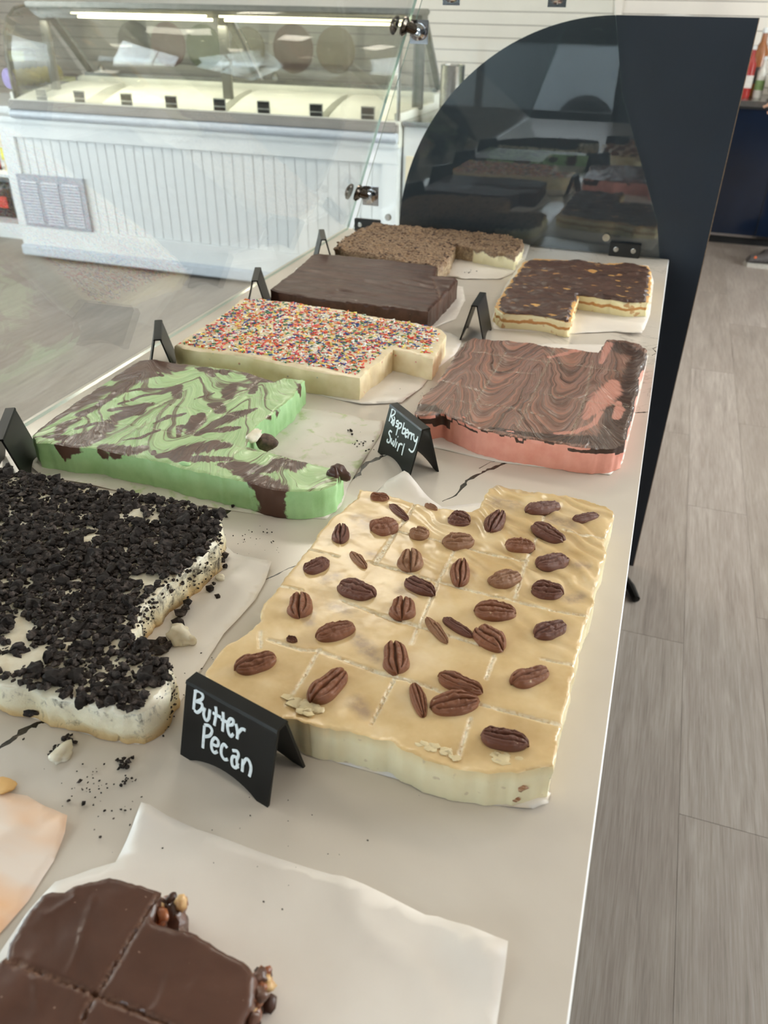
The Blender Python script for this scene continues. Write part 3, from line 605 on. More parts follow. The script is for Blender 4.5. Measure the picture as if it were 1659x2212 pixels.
# canopy
def sideprof(x): return [(x, FY+.03, .925), (x, FY+.03, 1.15), (x, FY+.05, 1.25), (x, FY+.1, 1.33), (x, FY+.17, 1.375), (x, FY+.27, 1.393)]
gp = sideprof(-3.77); gv = []; gf = []
for x in (-3.77, -1.4):
    for (_, y, z) in gp: gv.append((x, y, z))
n = len(gp); gf = [(i, i+1, n+i+1, n+i) for i in range(n-1)]
go = mesh('curved_glass', gv, gf, M['freezerglass'], fz, None, None, True); md = go.modifiers.new('s', 'SOLIDIFY'); md.thickness = .006
for x in (-3.77, -1.4):
    MB().tube(sideprof(x)+[(x, FY+.4, 1.396)], .009, 8).build('side_arch', M['frame'], fz, smooth=True)
    MB().prism([(x, FY+.035, .925), (x, FY+.035, 1.15), (x, FY+.1, 1.325), (x, FY+.3, 1.39), (x, FY+.37, 1.37), (x, FY+.70, 1.0), (x, FY+.70, .93)], (.005, 0, 0)).build('side_glass', M['freezerglass'], fz)
MB().box(-3.72, -1.37, FY+.2, FY+.44, 1.382, 1.412, bev=.006).box(-3.72, -1.37, FY+.3, FY+.4, 1.35, 1.382).build('canopy_top', M['frame'], fz)
for a, b in ((-3.45, -2.58), (-2.5, -1.45)):
    MB().box(a, b, FY+.31, FY+.322, 1.334, 1.346).build('lamp_tube', M['lamp'], fz); MB().box(a, b, FY+.25, FY+.258, 1.354, 1.362).build('lamp_tube', M['lamp'], fz)
for x in (-3.735, -2.542, -1.4):
    MB().box(x-.028, x+.028, FY+.35, FY+.38, .95, 1.36, bev=.004).build('post', M['frame'], fz)
    MB().prism([(x, FY+.37, 1.36), (x, FY+.40, 1.36), (x, FY+.735, 1.02), (x, FY+.705, 1.02)], (.035, 0, 0)).build('rear_strut', M['frame'], fz)
for a, b in ((-3.7, -2.5), (-2.5, -1.39)):
    pane('rear_pane', [(a+.02, FY+.39, 1.35), (b-.02, FY+.39, 1.35), (b-.02, FY+.72, 1.02), (a+.02, FY+.72, 1.02)], (0, .004, .004), fz).data.materials[0] = M['freezerglass']
MB().box(-3.75, -1.38, FY+.68, FY+.72, 1.008, 1.03, bev=.004).build('rear_rail', M['steel'], fz)
for x in (-3.63, -2.4, -1.3): MB().lathe([(.001, 0), (.018, 0), (.02, .02), (.012, .04), (.001, .045)], (x, FY+.7, 1.03), n=12).build('knob', M['steel'], fz, smooth=True)
l = bpy.data.lights.new('freezer_lamp', 'AREA'); l.shape = 'RECTANGLE'; l.size = 2.2; l.size_y = .04; l.energy = 7; l.color = (1, .95, .8)
o = bpy.data.objects.new('freezer_lamp', l); link(o, fz); o.location = (0, -.04, 1.315)
# ---- white station right of the freezer
ws = thing('white_station', 'white cabinet with steel top between the freezer and the navy end panel', 'cabinet', (-1.1, 4.6, 0))
MB().box(-1.38, -.75, 4.3, 4.95, 0, .9, bev=.004).build('cabinet_body', M['white'], ws)
MB().box(-1.385, -.745, 4.27, 4.97, .9, .925, bev=.006).build('steel_top', M['steel'], ws)
MB().box(-1.36, -.77, 4.282, 4.2995, .05, .76, bev=.003).build('front_door', simple('lit white panel', (240, 230, 205), .4, .03, 4), ws)  # warm bright colour carries the light falling on this white panel
MB().box(-1.29, -1.2, 4.2795, 4.2815, .46, .60).build('notice', simple('blue notice', (120, 150, 205), .5, .2, 30), ws)
MB().box(-1.22, -1.17, 4.279, 4.2995, .80, .83).build('latch', M['darkchrome'], ws)
cn = thing('steel_canister', 'tall upright stainless steel canister on the white cabinet beside the freezer', 'canister', (-1.2, 4.55, .926))
MB().lathe([(.05, 0), (.062, .004), (.062, .240), (.064, .243), (.060, .245), (.058, .240), (.058, .02), (.001, .018)], (-1.2, 4.55, .926), n=28).build('body', M['steel'], cn, smooth=True)
MB().lathe([(.066, 0), (.066, .012), (.06, .014)], (-1.2, 4.55, .9262), n=28).build('base_ring', M['blackmatte'], cn)
q = MB().lathe([(.11, 0), (.12, .03), (.1, .034), (.02, .03)], (-1.42+.3, 4.78, .926), n=24).build('green_bowl', simple('green plastic', (122, 158, 84), .4), None, (-1.12, 4.78, .926), smooth=True)
tag(q, 'flat green plastic bowl behind the steel canister', 'bowl')
q = thing('napkin_tray', 'green tray lying on the white cabinet right of the steel canister', 'tray', (-.92, 4.6, .926))
MB().box(-1.02, -.8, 4.5, 4.75, .9262, .96, bev=.006).build('tray_body', simple('green tray', (134, 164, 92), .4), q)
# ---- left side: shelf cabinet, bags, cone dispenser
sc_ = thing('snack_shelf', 'white open shelf unit with snack bags left of the freezer', 'shelf', (-4.7, 4.9, 0))
MB().box(-5.3, -4.12, 4.6, 5.3, .80, .84).box(-5.3, -4.12, 4.6, 5.3, .0, .1).box(-5.3, -4.12, 5.28, 5.3, .1, .8).box(-4.14, -4.12, 4.6, 5.28, .1, .8).box(-5.3, -5.28, 4.6, 5.28, .1, .8).build('shelf_case', M['white'], sc_)
MB().box(-5.28, -4.14, 4.62, 5.28, .40, .42).build('shelf_board', M['white'], sc_)
l = bpy.data.lights.new('shelf_area_light', 'AREA'); l.shape = 'RECTANGLE'; l.size = 1.0; l.size_y = .05; l.energy = 3; l.color = (1, .93, .8); o = bpy.data.objects.new('shelf_area_light', l); link(o, sc_); o.location = (0, -.2, .79)  # warm area light inside the shelf unit, no fixture modelled
def bag(x, y, z, w, h, c1, c2, name_lab):
    t = thing('snack_bag', name_lab, 'bag', (x, y, z)); nx, nz = 9, 9; v = []
    for s_ in (1, -1):
        for i in range(nx):
            for j in range(nz):
                u, q_ = i/(nx-1)*2-1, j/(nz-1)*2-1; bulge = .035*(1-u**4)*(1-q_**4)**.8
                v.append((x+u*w/2*(1-.05*(1-q_*q_)), y-s_*bulge, z+(q_+1)/2*h))
    f = [(k*81+i*9+j, k*81+(i+1)*9+j, k*81+(i+1)*9+j+1, k*81+i*9+j+1) for k in (0, 1) for i in range(8) for j in range(8)]
    mesh('bag_body', v, f, simple('bag '+name_lab[:18], c1, .3, .1), t, None, None, True)
    MB().box(x-w*.4, x+w*.4, y-.037, y-.034, z+h*.3, z+h*.62).build('bag_band', simple('band '+name_lab[:18], c2, .35, .2), t)
for k, (x, z, c1, c2, lab) in enumerate([(-4.28, .1, (210, 60, 50), (240, 240, 240), 'red snack bag with a white band on the bottom shelf'), (-4.5, .1, (40, 38, 40), (210, 70, 60), 'black snack bag with a red band on the bottom shelf'),
                                 (-4.72, .1, (232, 200, 50), (60, 50, 40), 'yellow snack bag with a dark band on the bottom shelf'), (-4.3, .42, (226, 196, 60), (250, 230, 90), 'all yellow snack bag on the middle shelf'), (-4.53, .42, (170, 60, 70), (90, 110, 170), 'dark red snack bag with a blue band on the middle shelf')]):
    bag(x, 4.75, z, .2, .24, c1, c2, lab)
cd = thing('cone_dispenser', 'horizontal dispenser of stacked yellow cones with lavender end cap left of the freezer', 'dispenser', (-4.3, 4.7, .84))
cA, cB = Vector(P(20, 170, Y=4.66)), Vector(P(104, 160, Y=4.95))
ax = (cB-cA).normalized()
MB().lathe([(.001, -.012), (.056, -.012), (.06, -.004), (.06, .004), (.001, .006)], cA, ax, 24).build('end_cap', simple('lavender plastic', (172, 160, 214), .4), cd, smooth=True)
for k in range(8): MB().lathe([(.03, 0), (.046, .03), (.05, .036), (.046, .04), (.03, .038)], cA+ax*(.02+k*.046), ax, 18).build('cone', simple('wafer cone %d' % k, (224, 208, 130), .6), cd, smooth=True)
mc_ = (cA+cB)/2
MB().box(mc_.x-.1, mc_.x+.1, mc_.y-.05, mc_.y+.05, .8402, mc_.z-.05, bev=.004).build('stand', M['steel'], cd)

for (x, y, r_, h, c1, nm, lab) in [(-4.3, 5.0, .1, .3, (120, 116, 96), 'tall_canister', 'tall olive grey canister behind the cone dispenser'), (-4.05, 5.15, .085, .15, (104, 96, 96), 'dark_pot', 'dark grey pot seen through the left end of the freezer glass')]:
    q = thing(nm, lab, 'container', (x, y, .84)); MB().lathe([(r_*.9, 0), (r_, .01), (r_, h-.02), (r_*.85, h), (r_*.5, h+.005)], (x, y, .8402), n=22).build('body', simple(nm, c1, .35), q, smooth=True)
    MB().box(x+.0, x+.11, y-r_-.006, y-r_+.002, .84+h*.78, .84+h*.98).build('tag', simple(nm+' tag', (206, 206, 120), .5), q)
# wall discs (flat round flavour decals)
for (x, z, r_, c1, lab) in [(-4.726, CT+.2, .17, (156, 150, 146), 'grey'), (-4.39, CT+.2, .17, (186, 154, 152), 'dusty pink'), (-4.04, CT+.19, .17, (166, 174, 148), 'sage green'), (-3.62, CT+.19, .16, (190, 180, 158), 'beige'), (-3.2, CT+.2, .18, (152, 124, 114), 'brown'), (-2.82, CT+.2, .17, (186, 170, 146), 'tan')]:
    q = MB().lathe([(r_, 0), (r_, .008), (r_*.98, .012)], (x, YF-.0145, z), (0, -1, 0), 40).build('wall_disc', simple('disc '+lab, c1, .6, .08, 8), None, (x, YF-.014, z), smooth=True)
    tag(q, lab+' round disc on the shiplap wall behind the freezer', 'wall disc', 'round discs on the wall behind the freezer')
q = MB().lathe([(.15, 0), (.16, .01), (.02, .02)], (-.19, YF-.3, CT+.475), n=24).build('XX', M['white'], None, (-.19, YF-.3, CT+.475), smooth=True)
bpy.data.objects.remove(q)
q = thing('urn', 'dark urn with white lid standing on the navy cabinet behind the end panel', 'urn', (-.19, YF-.3, .93)); MB().lathe([(.14, 0), (.145, .02), (.145, .44), (.12, .4545)], (-.19, YF-.3, .9305), n=24).build('body', M['blackmatte'], q, smooth=True)
MB().lathe([(.15, 0), (.16, .01), (.02, .02)], (-.19, YF-.3, CT+.476), n=24).build('lid', M['white'], q, smooth=True)
# ---- navy back cabinet
nc = thing('navy_cabinet', 'glossy navy cabinet with steel top along the far wall at right', 'cabinet', (1.0, 6.7, 0))
MB().box(-.45, 2.9, 6.4, 6.98, .06, .88).build('cabinet_body', M['navygloss'], nc); MB().box(-.45, 2.9, 6.44, 6.98, 0, .06).build('toe_kick', M['blackmatte'], nc)
MB().box(-.46, 2.92, 6.36, 6.984, .895, .93, bev=.006).build('steel_top', M['steel'], nc); MB().box(-.455, 2.9, 6.38, 6.98, .88, .895).build('shadow_gap', M['blackmatte'], nc)
MB().box(-.45, 2.9, 6.395, 6.4, .058, .075).build('foot_trim', M['chrome'], nc)
for x in (.62, 1.3, 2.0): MB().box(x, x+.004, 6.396, 6.3995, .08, .87).build('door_gap', M['blackmatte'], nc)
def bottle(x, y, r_, h, c1, c2, lab):
    q = thing('syrup_bottle', lab, 'bottle', (x, y, .93), None)
    MB().lathe([(r_*.9, 0), (r_, .01), (r_, h*.66), (r_*.4, h*.82), (r_*.36, h*.95)], (x, y, .9305), n=16).build('bottle_body', simple('b '+lab[:20], c1, .2), q, smooth=True)
    MB().lathe([(r_*.42, 0), (r_*.42, h*.06), (r_*.3, h*.08)], (x, y, .93+h*.95), n=12).build('cap', M['white'], q)
    MB().lathe([(r_*1.01, 0), (r_*1.01, h*.25)], (x, y, .93+h*.2), n=16).build('bottle_label', simple('l '+lab[:20], c2, .5), q)
bottle(.345, 6.6, .035, .3, (170, 50, 46), (226, 220, 214), 'red syrup bottle with white label on the steel top')
bottle(.43, 6.62, .03, .24, (206, 204, 196), (120, 146, 90), 'pale bottle with green label on the steel top')
bottle(.40, 6.75, .05, .40, (150, 92, 50), (60, 54, 52), 'tall amber bottle with dark label on the steel top')
wr = thing('toaster', 'dark boxy toaster on steel feet at the right edge of the back cabinet', 'appliance', (.7, 6.62, .93))
MB().box(.5, .85, 6.5, 6.75, .955, 1.08, bev=.01).build('housing', simple('housing', (84, 80, 82), .3), wr)
for x in (.53, .82): MB().box(x-.015, x+.015, 6.52, 6.73, .9302, .955).build('foot', M['steel'], wr)
# ---- person at the right edge, side on to the navy cabinet
pr = thing('person', 'person in dark blue jeans and grey sneakers standing by the navy cabinet', 'person', (.75, 5.95, 0))
def skin(name, nodes, edges, mat, par, sub=2):
    me = bpy.data.meshes.new(name); b = base_of(par); me.from_pydata([tuple(Vector(n_[0])-b) for n_ in nodes], edges, []); me.materials.append(mat)
    o = bpy.data.objects.new(name, me); link(o, par); md = o.modifiers.new('skin', 'SKIN'); md.use_smooth_shade = True
    for k, n_ in enumerate(nodes): r_ = n_[1]; me.skin_vertices[0].data[k].radius = r_ if isinstance(r_, tuple) else (r_, r_)
    me.skin_vertices[0].data[0].use_root = True; s = o.modifiers.new('sub', 'SUBSURF'); s.levels = sub; s.render_levels = sub; return o
M['jeans'] = simple('dark jeans', (34, 48, 82), .8, .15, 90); M['shirt'] = simple('black shirt', (34, 34, 38), .8); M['skin'] = simple('skin', (206, 160, 134), .5, .04)
X, Yp = .75, 5.95
skin('body', [((X, Yp, .97), (.13, .15)), ((X, Yp, 1.2), (.12, .15)), ((X, Yp, 1.4), (.11, .17)), ((X-.01, Yp, 1.52), .055), ((X-.03, Yp, 1.60), .08), ((X-.03, Yp, 1.70), .085),
              ((X, Yp-.17, 1.42), .055), ((X-.02, Yp-.24, 1.16), .042), ((X-.17, Yp-.2, .98), .034), ((X-.22, Yp-.19, .95), .03), ((X, Yp+.17, 1.42), .055), ((X-.02, Yp+.24, 1.16), .042), ((X-.17, Yp+.22, .98), .034), ((X-.22, Yp+.2, .95), .03)],
     [(0, 1), (1, 2), (2, 3), (3, 4), (4, 5), (2, 6), (6, 7), (7, 8), (8, 9), (2, 10), (10, 11), (11, 12), (12, 13)], M['skin'], pr)
skin('shirt', [((X, Yp, .92), (.14, .165)), ((X, Yp, 1.2), (.132, .16)), ((X, Yp, 1.42), (.118, .175)), ((X, Yp-.17, 1.42), .068), ((X-.01, Yp-.225, 1.25), .058), ((X, Yp+.17, 1.42), .068), ((X-.01, Yp+.225, 1.25), .058)], [(0, 1), (1, 2), (2, 3), (3, 4), (2, 5), (5, 6)], M['shirt'], pr)
skin('jeans', [((X, Yp, .93), (.135, .155)), ((X, Yp-.09, .8), .088), ((X-.02, Yp-.1, .48), .062), ((X, Yp-.1, .09), .052), ((X, Yp+.09, .8), .088), ((X+.03, Yp+.12, .48), .062), ((X+.1, Yp+.12, .09), .052)], [(0, 1), (1, 2), (2, 3), (0, 4), (4, 5), (5, 6)], M['jeans'], pr)
skin('hair', [((X+.02, Yp, 1.63), .09), ((X, Yp, 1.74), .095), ((X-.03, Yp, 1.79), .06)], [(0, 1), (1, 2)], simple('brown hair', (60, 42, 32), .6), pr)
for sy_ in (-1, 1):
    fy = Yp+.1*sy_; fx = X if sy_ < 0 else X+.1
    MB().lathe([(.012, 0), (.015, .012), (.008, .018)], (X-.12, Yp+.03*sy_, 1.665), (-1, 0, 0), 10).build('eye', M['black'], pr)
    for k in range(4): MB().tube([(X-.23, Yp+sy_*.19+(k-1.5)*.017, .95), (X-.275, Yp+sy_*.19+(k-1.5)*.018, .935-.004*k), (X-.30, Yp+sy_*.19+(k-1.5)*.018, .915)], [.009, .008, .006], 8).build('finger', M['skin'], pr, smooth=True)
    MB().tube([(X-.21, Yp+sy_*.165, .955), (X-.245, Yp+sy_*.14, .945)], [.01, .008], 8).build('thumb', M['skin'], pr, smooth=True)
    sh = MB(); v = []; n = 14; prof = [(-.20, .035, .02), (-.18, .05, .045), (-.12, .052, .06), (-.05, .045, .085), (.03, .042, .1), (.07, .04, .098), (.085, .03, .08)]
    for (dx, wd, hh) in prof: v += [(fx+dx, fy+wd*math.cos(2*PI*k/n), .02+max(0, hh*(.5+.5*math.sin(2*PI*k/n)))) for k in range(n)]
    f = [(i*n+k, i*n+(k+1) % n, (i+1)*n+(k+1) % n, (i+1)*n+k) for i in range(len(prof)-1) for k in range(n)]+[tuple(range(n))[::-1], tuple(range((len(prof)-1)*n, len(prof)*n))]
    so = sh.add(v, f).build('sneaker', simple('sneaker %d' % sy_, (74, 70, 70), .7, .2, 90), pr, smooth=True)
    MB().prism([(fx-.212+0, fy, 0), (fx-.19, fy-.05, 0), (fx-.1, fy-.058, 0), (fx+.07, fy-.048, 0), (fx+.1, fy, 0), (fx+.07, fy+.048, 0), (fx-.1, fy+.058, 0), (fx-.19, fy+.05, 0)], (0, 0, .026)).build('sole', simple('sole %d' % sy_, (172, 168, 160), .6), so)
    MB().lathe([(.006, 0), (.008, .003), (.001, .004)], (fx-.15, fy-.045, .065), (-.3, -1, .4), 10).build('logo_spot', simple('orange spot %d' % sy_, (226, 110, 60), .5), so)
# ================================================================== fudge slabs
def center(px): c = P2(px, CT).mean(0); return (c[0], c[1], CT)
def Z(lst, s, ox, oy): return [(a/s+ox, b/s+oy) for a, b in lst]
def wst(lst, z, k=1.):
    """px strokes [[(x, y, width px) ...]] -> world strokes"""
    out = []
    for st_ in lst:
        p = P2(st_, z); w = []
        for (x, y, wp) in st_:
            a = np.linalg.norm(P(x-wp/2, y, z=z)[:2]-P(x+wp/2, y, z=z)[:2]); b = np.linalg.norm(P(x, y-wp/2, z=z)[:2]-P(x, y+wp/2, z=z)[:2]); w.append(.5*math.sqrt(a*b)*k)
        out.append((p, w))
    return out
# ---- butter pecan
H = .038
pecan_px = [(444, 1450), (449, 1470), (475, 1490), (520, 1512), (570, 1535), (610, 1548), (640, 1550), (680, 1563), (740, 1575), (800, 1588), (838, 1597), (876, 1615), (919, 1636), (974, 1652), (1053, 1668), (1120, 1668), (1196, 1652), (1203, 1615), (1206, 1590), (1216, 1568), (1221, 1542), (1232, 1490), (1243, 1438), (1254, 1380), (1263, 1362), (1275, 1320), (1285, 1282), (1288, 1262), (1295, 1235), (1308, 1195), (1303, 1166), (1318, 1145), (1327, 1112), (1322, 1102), (1305, 1092), (1234, 1072), (1147, 1060), (1071, 1047), (1059, 1052), (1050, 1072), (1035, 1096), (1017, 1105), (937, 1095), (898, 1087), (843, 1070), (807, 1060), (778, 1056), (769, 1076), (726, 1110), (714, 1119), (690, 1150), (666, 1187), (634, 1223), (600, 1267), (575, 1298), (563, 1318), (559, 1345), (535, 1368), (490, 1392), (460, 1426)]
t = thing('pecan_fudge', 'cream coloured butter pecan fudge slab studded with pecan halves', 'fudge', center(pecan_px))
gr = [Z(q, 2.765, 800, 1000) for q in ([(150, 405), (290, 440), (430, 470)], [(560, 500), (770, 560), (940, 585)], [(0, 590), (130, 625), (250, 662), (420, 715), (640, 772), (850, 820), (1080, 880), (1310, 915)],
     [(0, 885), (120, 935), (240, 965), (470, 1030), (740, 1112)], [(1020, 1170), (1220, 1210)], [(0, 1240), (300, 1320), (480, 1385), (660, 1440), (960, 1520), (1150, 1565)], [(1150, 400), (1270, 430), (1400, 445)],
     [(265, 245), (215, 340), (150, 405), (20, 600)], [(510, 505), (400, 720), (350, 840), (240, 1080)], [(140, 1300), (5, 1545)], [(1040, 310), (1000, 430), (930, 590), (860, 810)], [(740, 1150), (690, 1290)], [(600, 1520), (530, 1730)])]
gr += [Z(q, 2.911, 360, 1000) for q in ([(900, 545), (1080, 590)], [(1270, 620), (1400, 660), (1570, 700)], [(700, 770), (850, 800)], [(1100, 860), (1300, 940), (1570, 1020)], [(640, 1108), (850, 1175), (950, 1180), (1290, 1300), (1570, 1380)],
     [(1560, 260), (1440, 440), (1330, 620)], [(960, 1170), (870, 1330), (750, 1510)], [(1430, 1360), (1290, 1620)], [(590, 1060), (590, 1160)])]
ghost = wst([Z(q, 2.911, 360, 1000) for q in ([(880, 950), (900, 1010)], [(1200, 1100), (1290, 1200), (1320, 1240)], [(1190, 1500), (1240, 1560)], [(1040, 900), (1140, 930)], [(1230, 360), (1280, 380)], [(990, 740), (1060, 720)])] and
            [[(x/2.911+360, y/2.911+1000, w) for x, y, w in q] for q in ([(880, 950, 20), (900, 1010, 14)], [(1190, 1100, 18), (1260, 1170, 26), (1320, 1240, 14)], [(1190, 1500, 26), (1240, 1560, 24)], [(1040, 900, 16), (1140, 930, 22)], [(1200, 350, 20), (1290, 390, 22)], [(990, 740, 16), (1070, 715, 16)], [(1290, 580, 16), (1310, 590, 12)])]
            + [[(x/2.765+800, y/2.765+1000, w) for x, y, w in q] for q in ([(1080, 340, 20), (1180, 370, 24)], [(760, 240, 26), (850, 250, 22)], [(1180, 820, 16), (1250, 800, 18)], [(1240, 610, 18), (1290, 620, 12)], [(760, 130, 18), (960, 165, 14)], [(180, 770, 16), (240, 790, 16)])], CT+H)
def hfp(x, y):
    w = fbm(x*30, y*30, s=21, o=2); rp = np.sin((x*.55+y*.85)*300+w*3.2); rp = np.sign(rp)*np.abs(rp)**.7
    mask = np.clip((y-.5)*5+fbm(x*14, y*14, s=4, o=2)*.7, 0, 1)*np.clip(.25+(x+.2)*6+(y-.6)*3, .1, 1)
    front = np.clip((.46-y)/.05, 0, 1)
    return .0004*fbm(x*30, y*30, s=9)+.0010*rp*mask-.003*front*np.clip(.55+.6*fbm(x*30, y*30, s=8, o=2), 0, 1)
sl_ = slab('fudge_slab', t, pecan_px, H, .0018, [M['pecan_top'], M['pecan_side']], hfp, .0018, .0016, .0012, lambda V: {'ghost': np.clip(strokes(V[:, :2], ghost)*1.1, 0, .8)}, grooves=gr, gw=.0008)
def pecan_mesh(k, mat):
    nu, nv = 40, 32; X_, T_ = np.meshgrid(np.linspace(-1, 1, nu), np.linspace(-1, 1, nv), indexing='ij')
    wd = (1-np.abs(X_)**2.4)**.5*(1-.10*X_)*(1+.05*np.sin(5*X_+k)); Y_ = T_*wd+.04*np.sin(4*X_+k)
    env = np.sqrt(np.clip(1-T_**2, 0, 1))**.7*np.clip(1-np.abs(X_)**5, 0, 1)**.5
    wig = .05*np.sin(3.1*X_+k*2)
    g = .74*np.exp(-((T_-wig)/.1)**2)+.40*np.exp(-((np.abs(T_)-.5-wig*.5)/.07)**2)*(np.abs(X_) < .82)+.15*np.exp(-((np.abs(T_)-.8)/.06)**2)
    tr = .13*vn(X_*5+k, T_*2.2, s=k)+.10*vn(X_*15, T_*6, s=k+4)
    X_ = X_*(1-.16*np.exp(-((T_-wig)/.16)**2)*np.abs(X_)**4+.05*vn(T_*3, X_*2, s=k+9))
    Z_ = env*(1-g)*(1+tr)
    if k % 4 == 3: Z_ = np.where((X_ < -.35)&(T_ > -.1), Z_*.55+.05*vn(X_*9, T_*9, s=3), Z_)
    v = np.column_stack([X_.ravel()*.5, Y_.ravel()*.5, Z_.ravel()]); n = len(v)
    f = [(i*nv+j, (i+1)*nv+j, (i+1)*nv+j+1, i*nv+j+1) for i in range(nu-1) for j in range(nv-1)]
    rim = [i*nv for i in range(nu)]+[(nu-1)*nv+j for j in range(1, nv)]+[i*nv+nv-1 for i in range(nu-2, -1, -1)]+[j for j in range(nv-2, 0, -1)]
    low = v[rim]*np.array([.9, .9, 0])-np.array([0, 0, .35]); v = np.vstack([v, low]); L = len(rim)
    f += [(rim[i], n+i, n+(i+1) % L, rim[(i+1) % L]) for i in range(L)]+[tuple(n+i for i in range(L))[::-1]]
    me = bpy.data.meshes.new('pecan'); me.from_pydata(v.tolist(), [], f); me.materials.append(mat); me.polygons.foreach_set('use_smooth', [True]*len(f)); me.update()
    bm = bmesh.new(); bm.from_mesh(me); bmesh.ops.recalc_face_normals(bm, faces=bm.faces); bm.to_mesh(me); bm.free(); return me
PM = [pecan_mesh(k, M[['nut', 'nut', 'nutdark', 'nutlight'][k % 4]]) for k in range(12)]
P5 = [(0, 190, 112, 205, 38, 1), (118, 238, 228, 332, 44, 2), (5, 395, 162, 352, 95, 1), (235, 402, 350, 428, 75, 3), (325, 240, 400, 268, 26, 3), (472, 312, 598, 350, 80, 2), (712, 405, 780, 282, 105, 2), (430, 468, 620, 455, 85, 3), (928, 285, 1132, 240, 72, 2), (1210, 335, 1366, 302, 44, 2), (972, 365, 1158, 462, 78, 2), (806, 478, 984, 498, 76, 1), (240, 640, 242, 512, 145, 3), (530, 728, 545, 570, 112, 1), (212, 690, 388, 780, 80, 2), (712, 715, 896, 660, 95, 3), (995, 610, 1184, 560, 92, 2), (966, 735, 1156, 775, 92, 2), (188, 930, 200, 798, 150, 0), (620, 868, 872, 886, 104, 0), (335, 908, 458, 1066, 56, 3), (435, 915, 615, 1032, 54, 2), (640, 975, 795, 1112, 125, 0), (982, 1025, 1168, 955, 96, 2), (165, 1252, 140, 1065, 150, 0), (405, 1260, 672, 1362, 92, 0), (358, 1445, 650, 1410, 125, 1), (258, 1308, 320, 1502, 85, 0), (842, 1315, 1064, 1225, 105, 0), (660, 1610, 950, 1675, 112, 2)]
P4 = [(1090, 498, 1102, 378, 102, 2), (866, 672, 1022, 612, 78, 2), (1160, 545, 1252, 652, 60, 3), (1086, 750, 1308, 830, 118, 2), (836, 965, 842, 815, 152, 0), (934, 1085, 1182, 1022, 100, 0), (426, 1285, 688, 1215, 102, 0), (905, 1495, 1120, 1295, 135, 0), (755, 1090, 822, 1108, 34, 2)]
for s_, ox, oy, lst in ((2.765, 800, 1000, P5), (2.911, 360, 1000, P4)):
    for (x1, y1, x2, y2, w, kk) in lst:
        zz = CT+H+.0035; a = P(x1/s_+ox, y1/s_+oy, z=zz); b = P(x2/s_+ox, y2/s_+oy, z=zz); c = (a+b)/2
        dv = np.array([x2-x1, y2-y1], float); dv /= np.linalg.norm(dv); mx_, my_ = (x1+x2)/2, (y1+y2)/2; pn = np.array([-dv[1], dv[0]])*w/2
        e1 = P((mx_+pn[0])/s_+ox, (my_+pn[1])/s_+oy, z=zz); e2 = P((mx_-pn[0])/s_+ox, (my_-pn[1])/s_+oy, z=zz)
        Ln = np.linalg.norm(b-a); ax_ = (b-a)/Ln; wd = abs(np.dot(e1-e2, np.array([-ax_[1], ax_[0], 0]))); wd = min(max(wd, Ln*.28), Ln*1.05)
        if wd > Ln: pass
        up_view = 1.0
        o = bpy.data.objects.new('pecan', PM[kk+4*random.randrange(3)]); link(o, t)
        o.location = Vector(c)-t.location+Vector((0, 0, -.0032)); hgt = min(.0085, max(.005, min(wd, Ln)*.46))
        wd *= 1.05
        o.scale = (Ln, wd, hgt); o.rotation_euler = (random.uniform(-.18, .18), random.uniform(-.1, .1), math.atan2(ax_[1], ax_[0]))
        if wd/.92 > Ln*.95 and kk != 2: o.rotation_euler[2] += 0.
# crumbled flakes along the front edge
fk = MB()
for (x, y, r_) in [(625, 1508, .006), (645, 1515, .007), (668, 1523, .009), (690, 1530, .007), (655, 1536, .006), (912, 1605, .004), (935, 1612, .006), (958, 1620, .005), (985, 1633, .004), (1066, 1630, .005), (1082, 1640, .007), (1100, 1632, .004), (1130, 1640, .004), (1170, 1645, .003)]:
    for q in range(5):
        v, f = lump(r_*random.uniform(.4, .8), random.randrange(99), 1, .5); c = P(x+random.uniform(-12, 12), y+random.uniform(-5, 5), z=CT+H)
        fk.add((v*np.array([1.2, .8, .35])+c+np.array([0, 0, -.001])).tolist(), f)
fk.build('crumbled_edge', M['pecan_side'], t, smooth=True, label='pale crumbled fudge along the cut front edge', kind='stuff')
for (x, y) in [(1085, 1712), (1100, 1722), (1118, 1700)]:
    c = P(x, y, Y=.398); v, f = lump(.0055, int(x), 2, .5); mesh('pecan_piece', v*np.array([1.3, .45, .7])+c, f, M['nutlight'], t, None, None, True)
# ---- mint swirl
def combwarp(ux, uy, per, A, ku, kv, seed, slant=0., wob=.012):
    def fn(V):
        x = V[:, 0]; y = V[:, 1]; u = x+slant*y+wob*fbm(x*16, y*16, s=seed, o=3); v = y+wob*.9*fbm(x*14+5, y*14, s=seed+3, o=3)
        cell = np.abs(np.sin(PI*(u-ux)/per)); sh = A*(1-cell)**1.0*(.7+.5*vn(u/per*.99+9, y*7, s=seed+5))
        w = v-sh; return np.column_stack([u*ku+w*kv*.12, w*kv, V[:, 2]*20])
    return fn
mint_px = [(68, 942), (80, 955), (119, 958), (150, 965), (183, 966), (214, 967), (234, 975), (306, 989), (357, 999), (416, 1016), (472, 1027), (529, 1040), (597, 1057), (650, 1062), (700, 1056), (724, 1046), (736, 1025), (742, 1011), (705, 1008), (669, 999), (631, 990), (607, 982), (570, 972), (529, 964), (545, 935), (560, 912), (597, 885), (623, 865), (645, 838), (659, 821), (614, 815), (592, 824), (560, 812), (525, 802), (496, 797), (457, 792), (416, 787), (380, 784), (333, 775), (300, 778), (285, 789), (244, 815), (203, 842), (162, 870), (111, 905), (83, 927)]
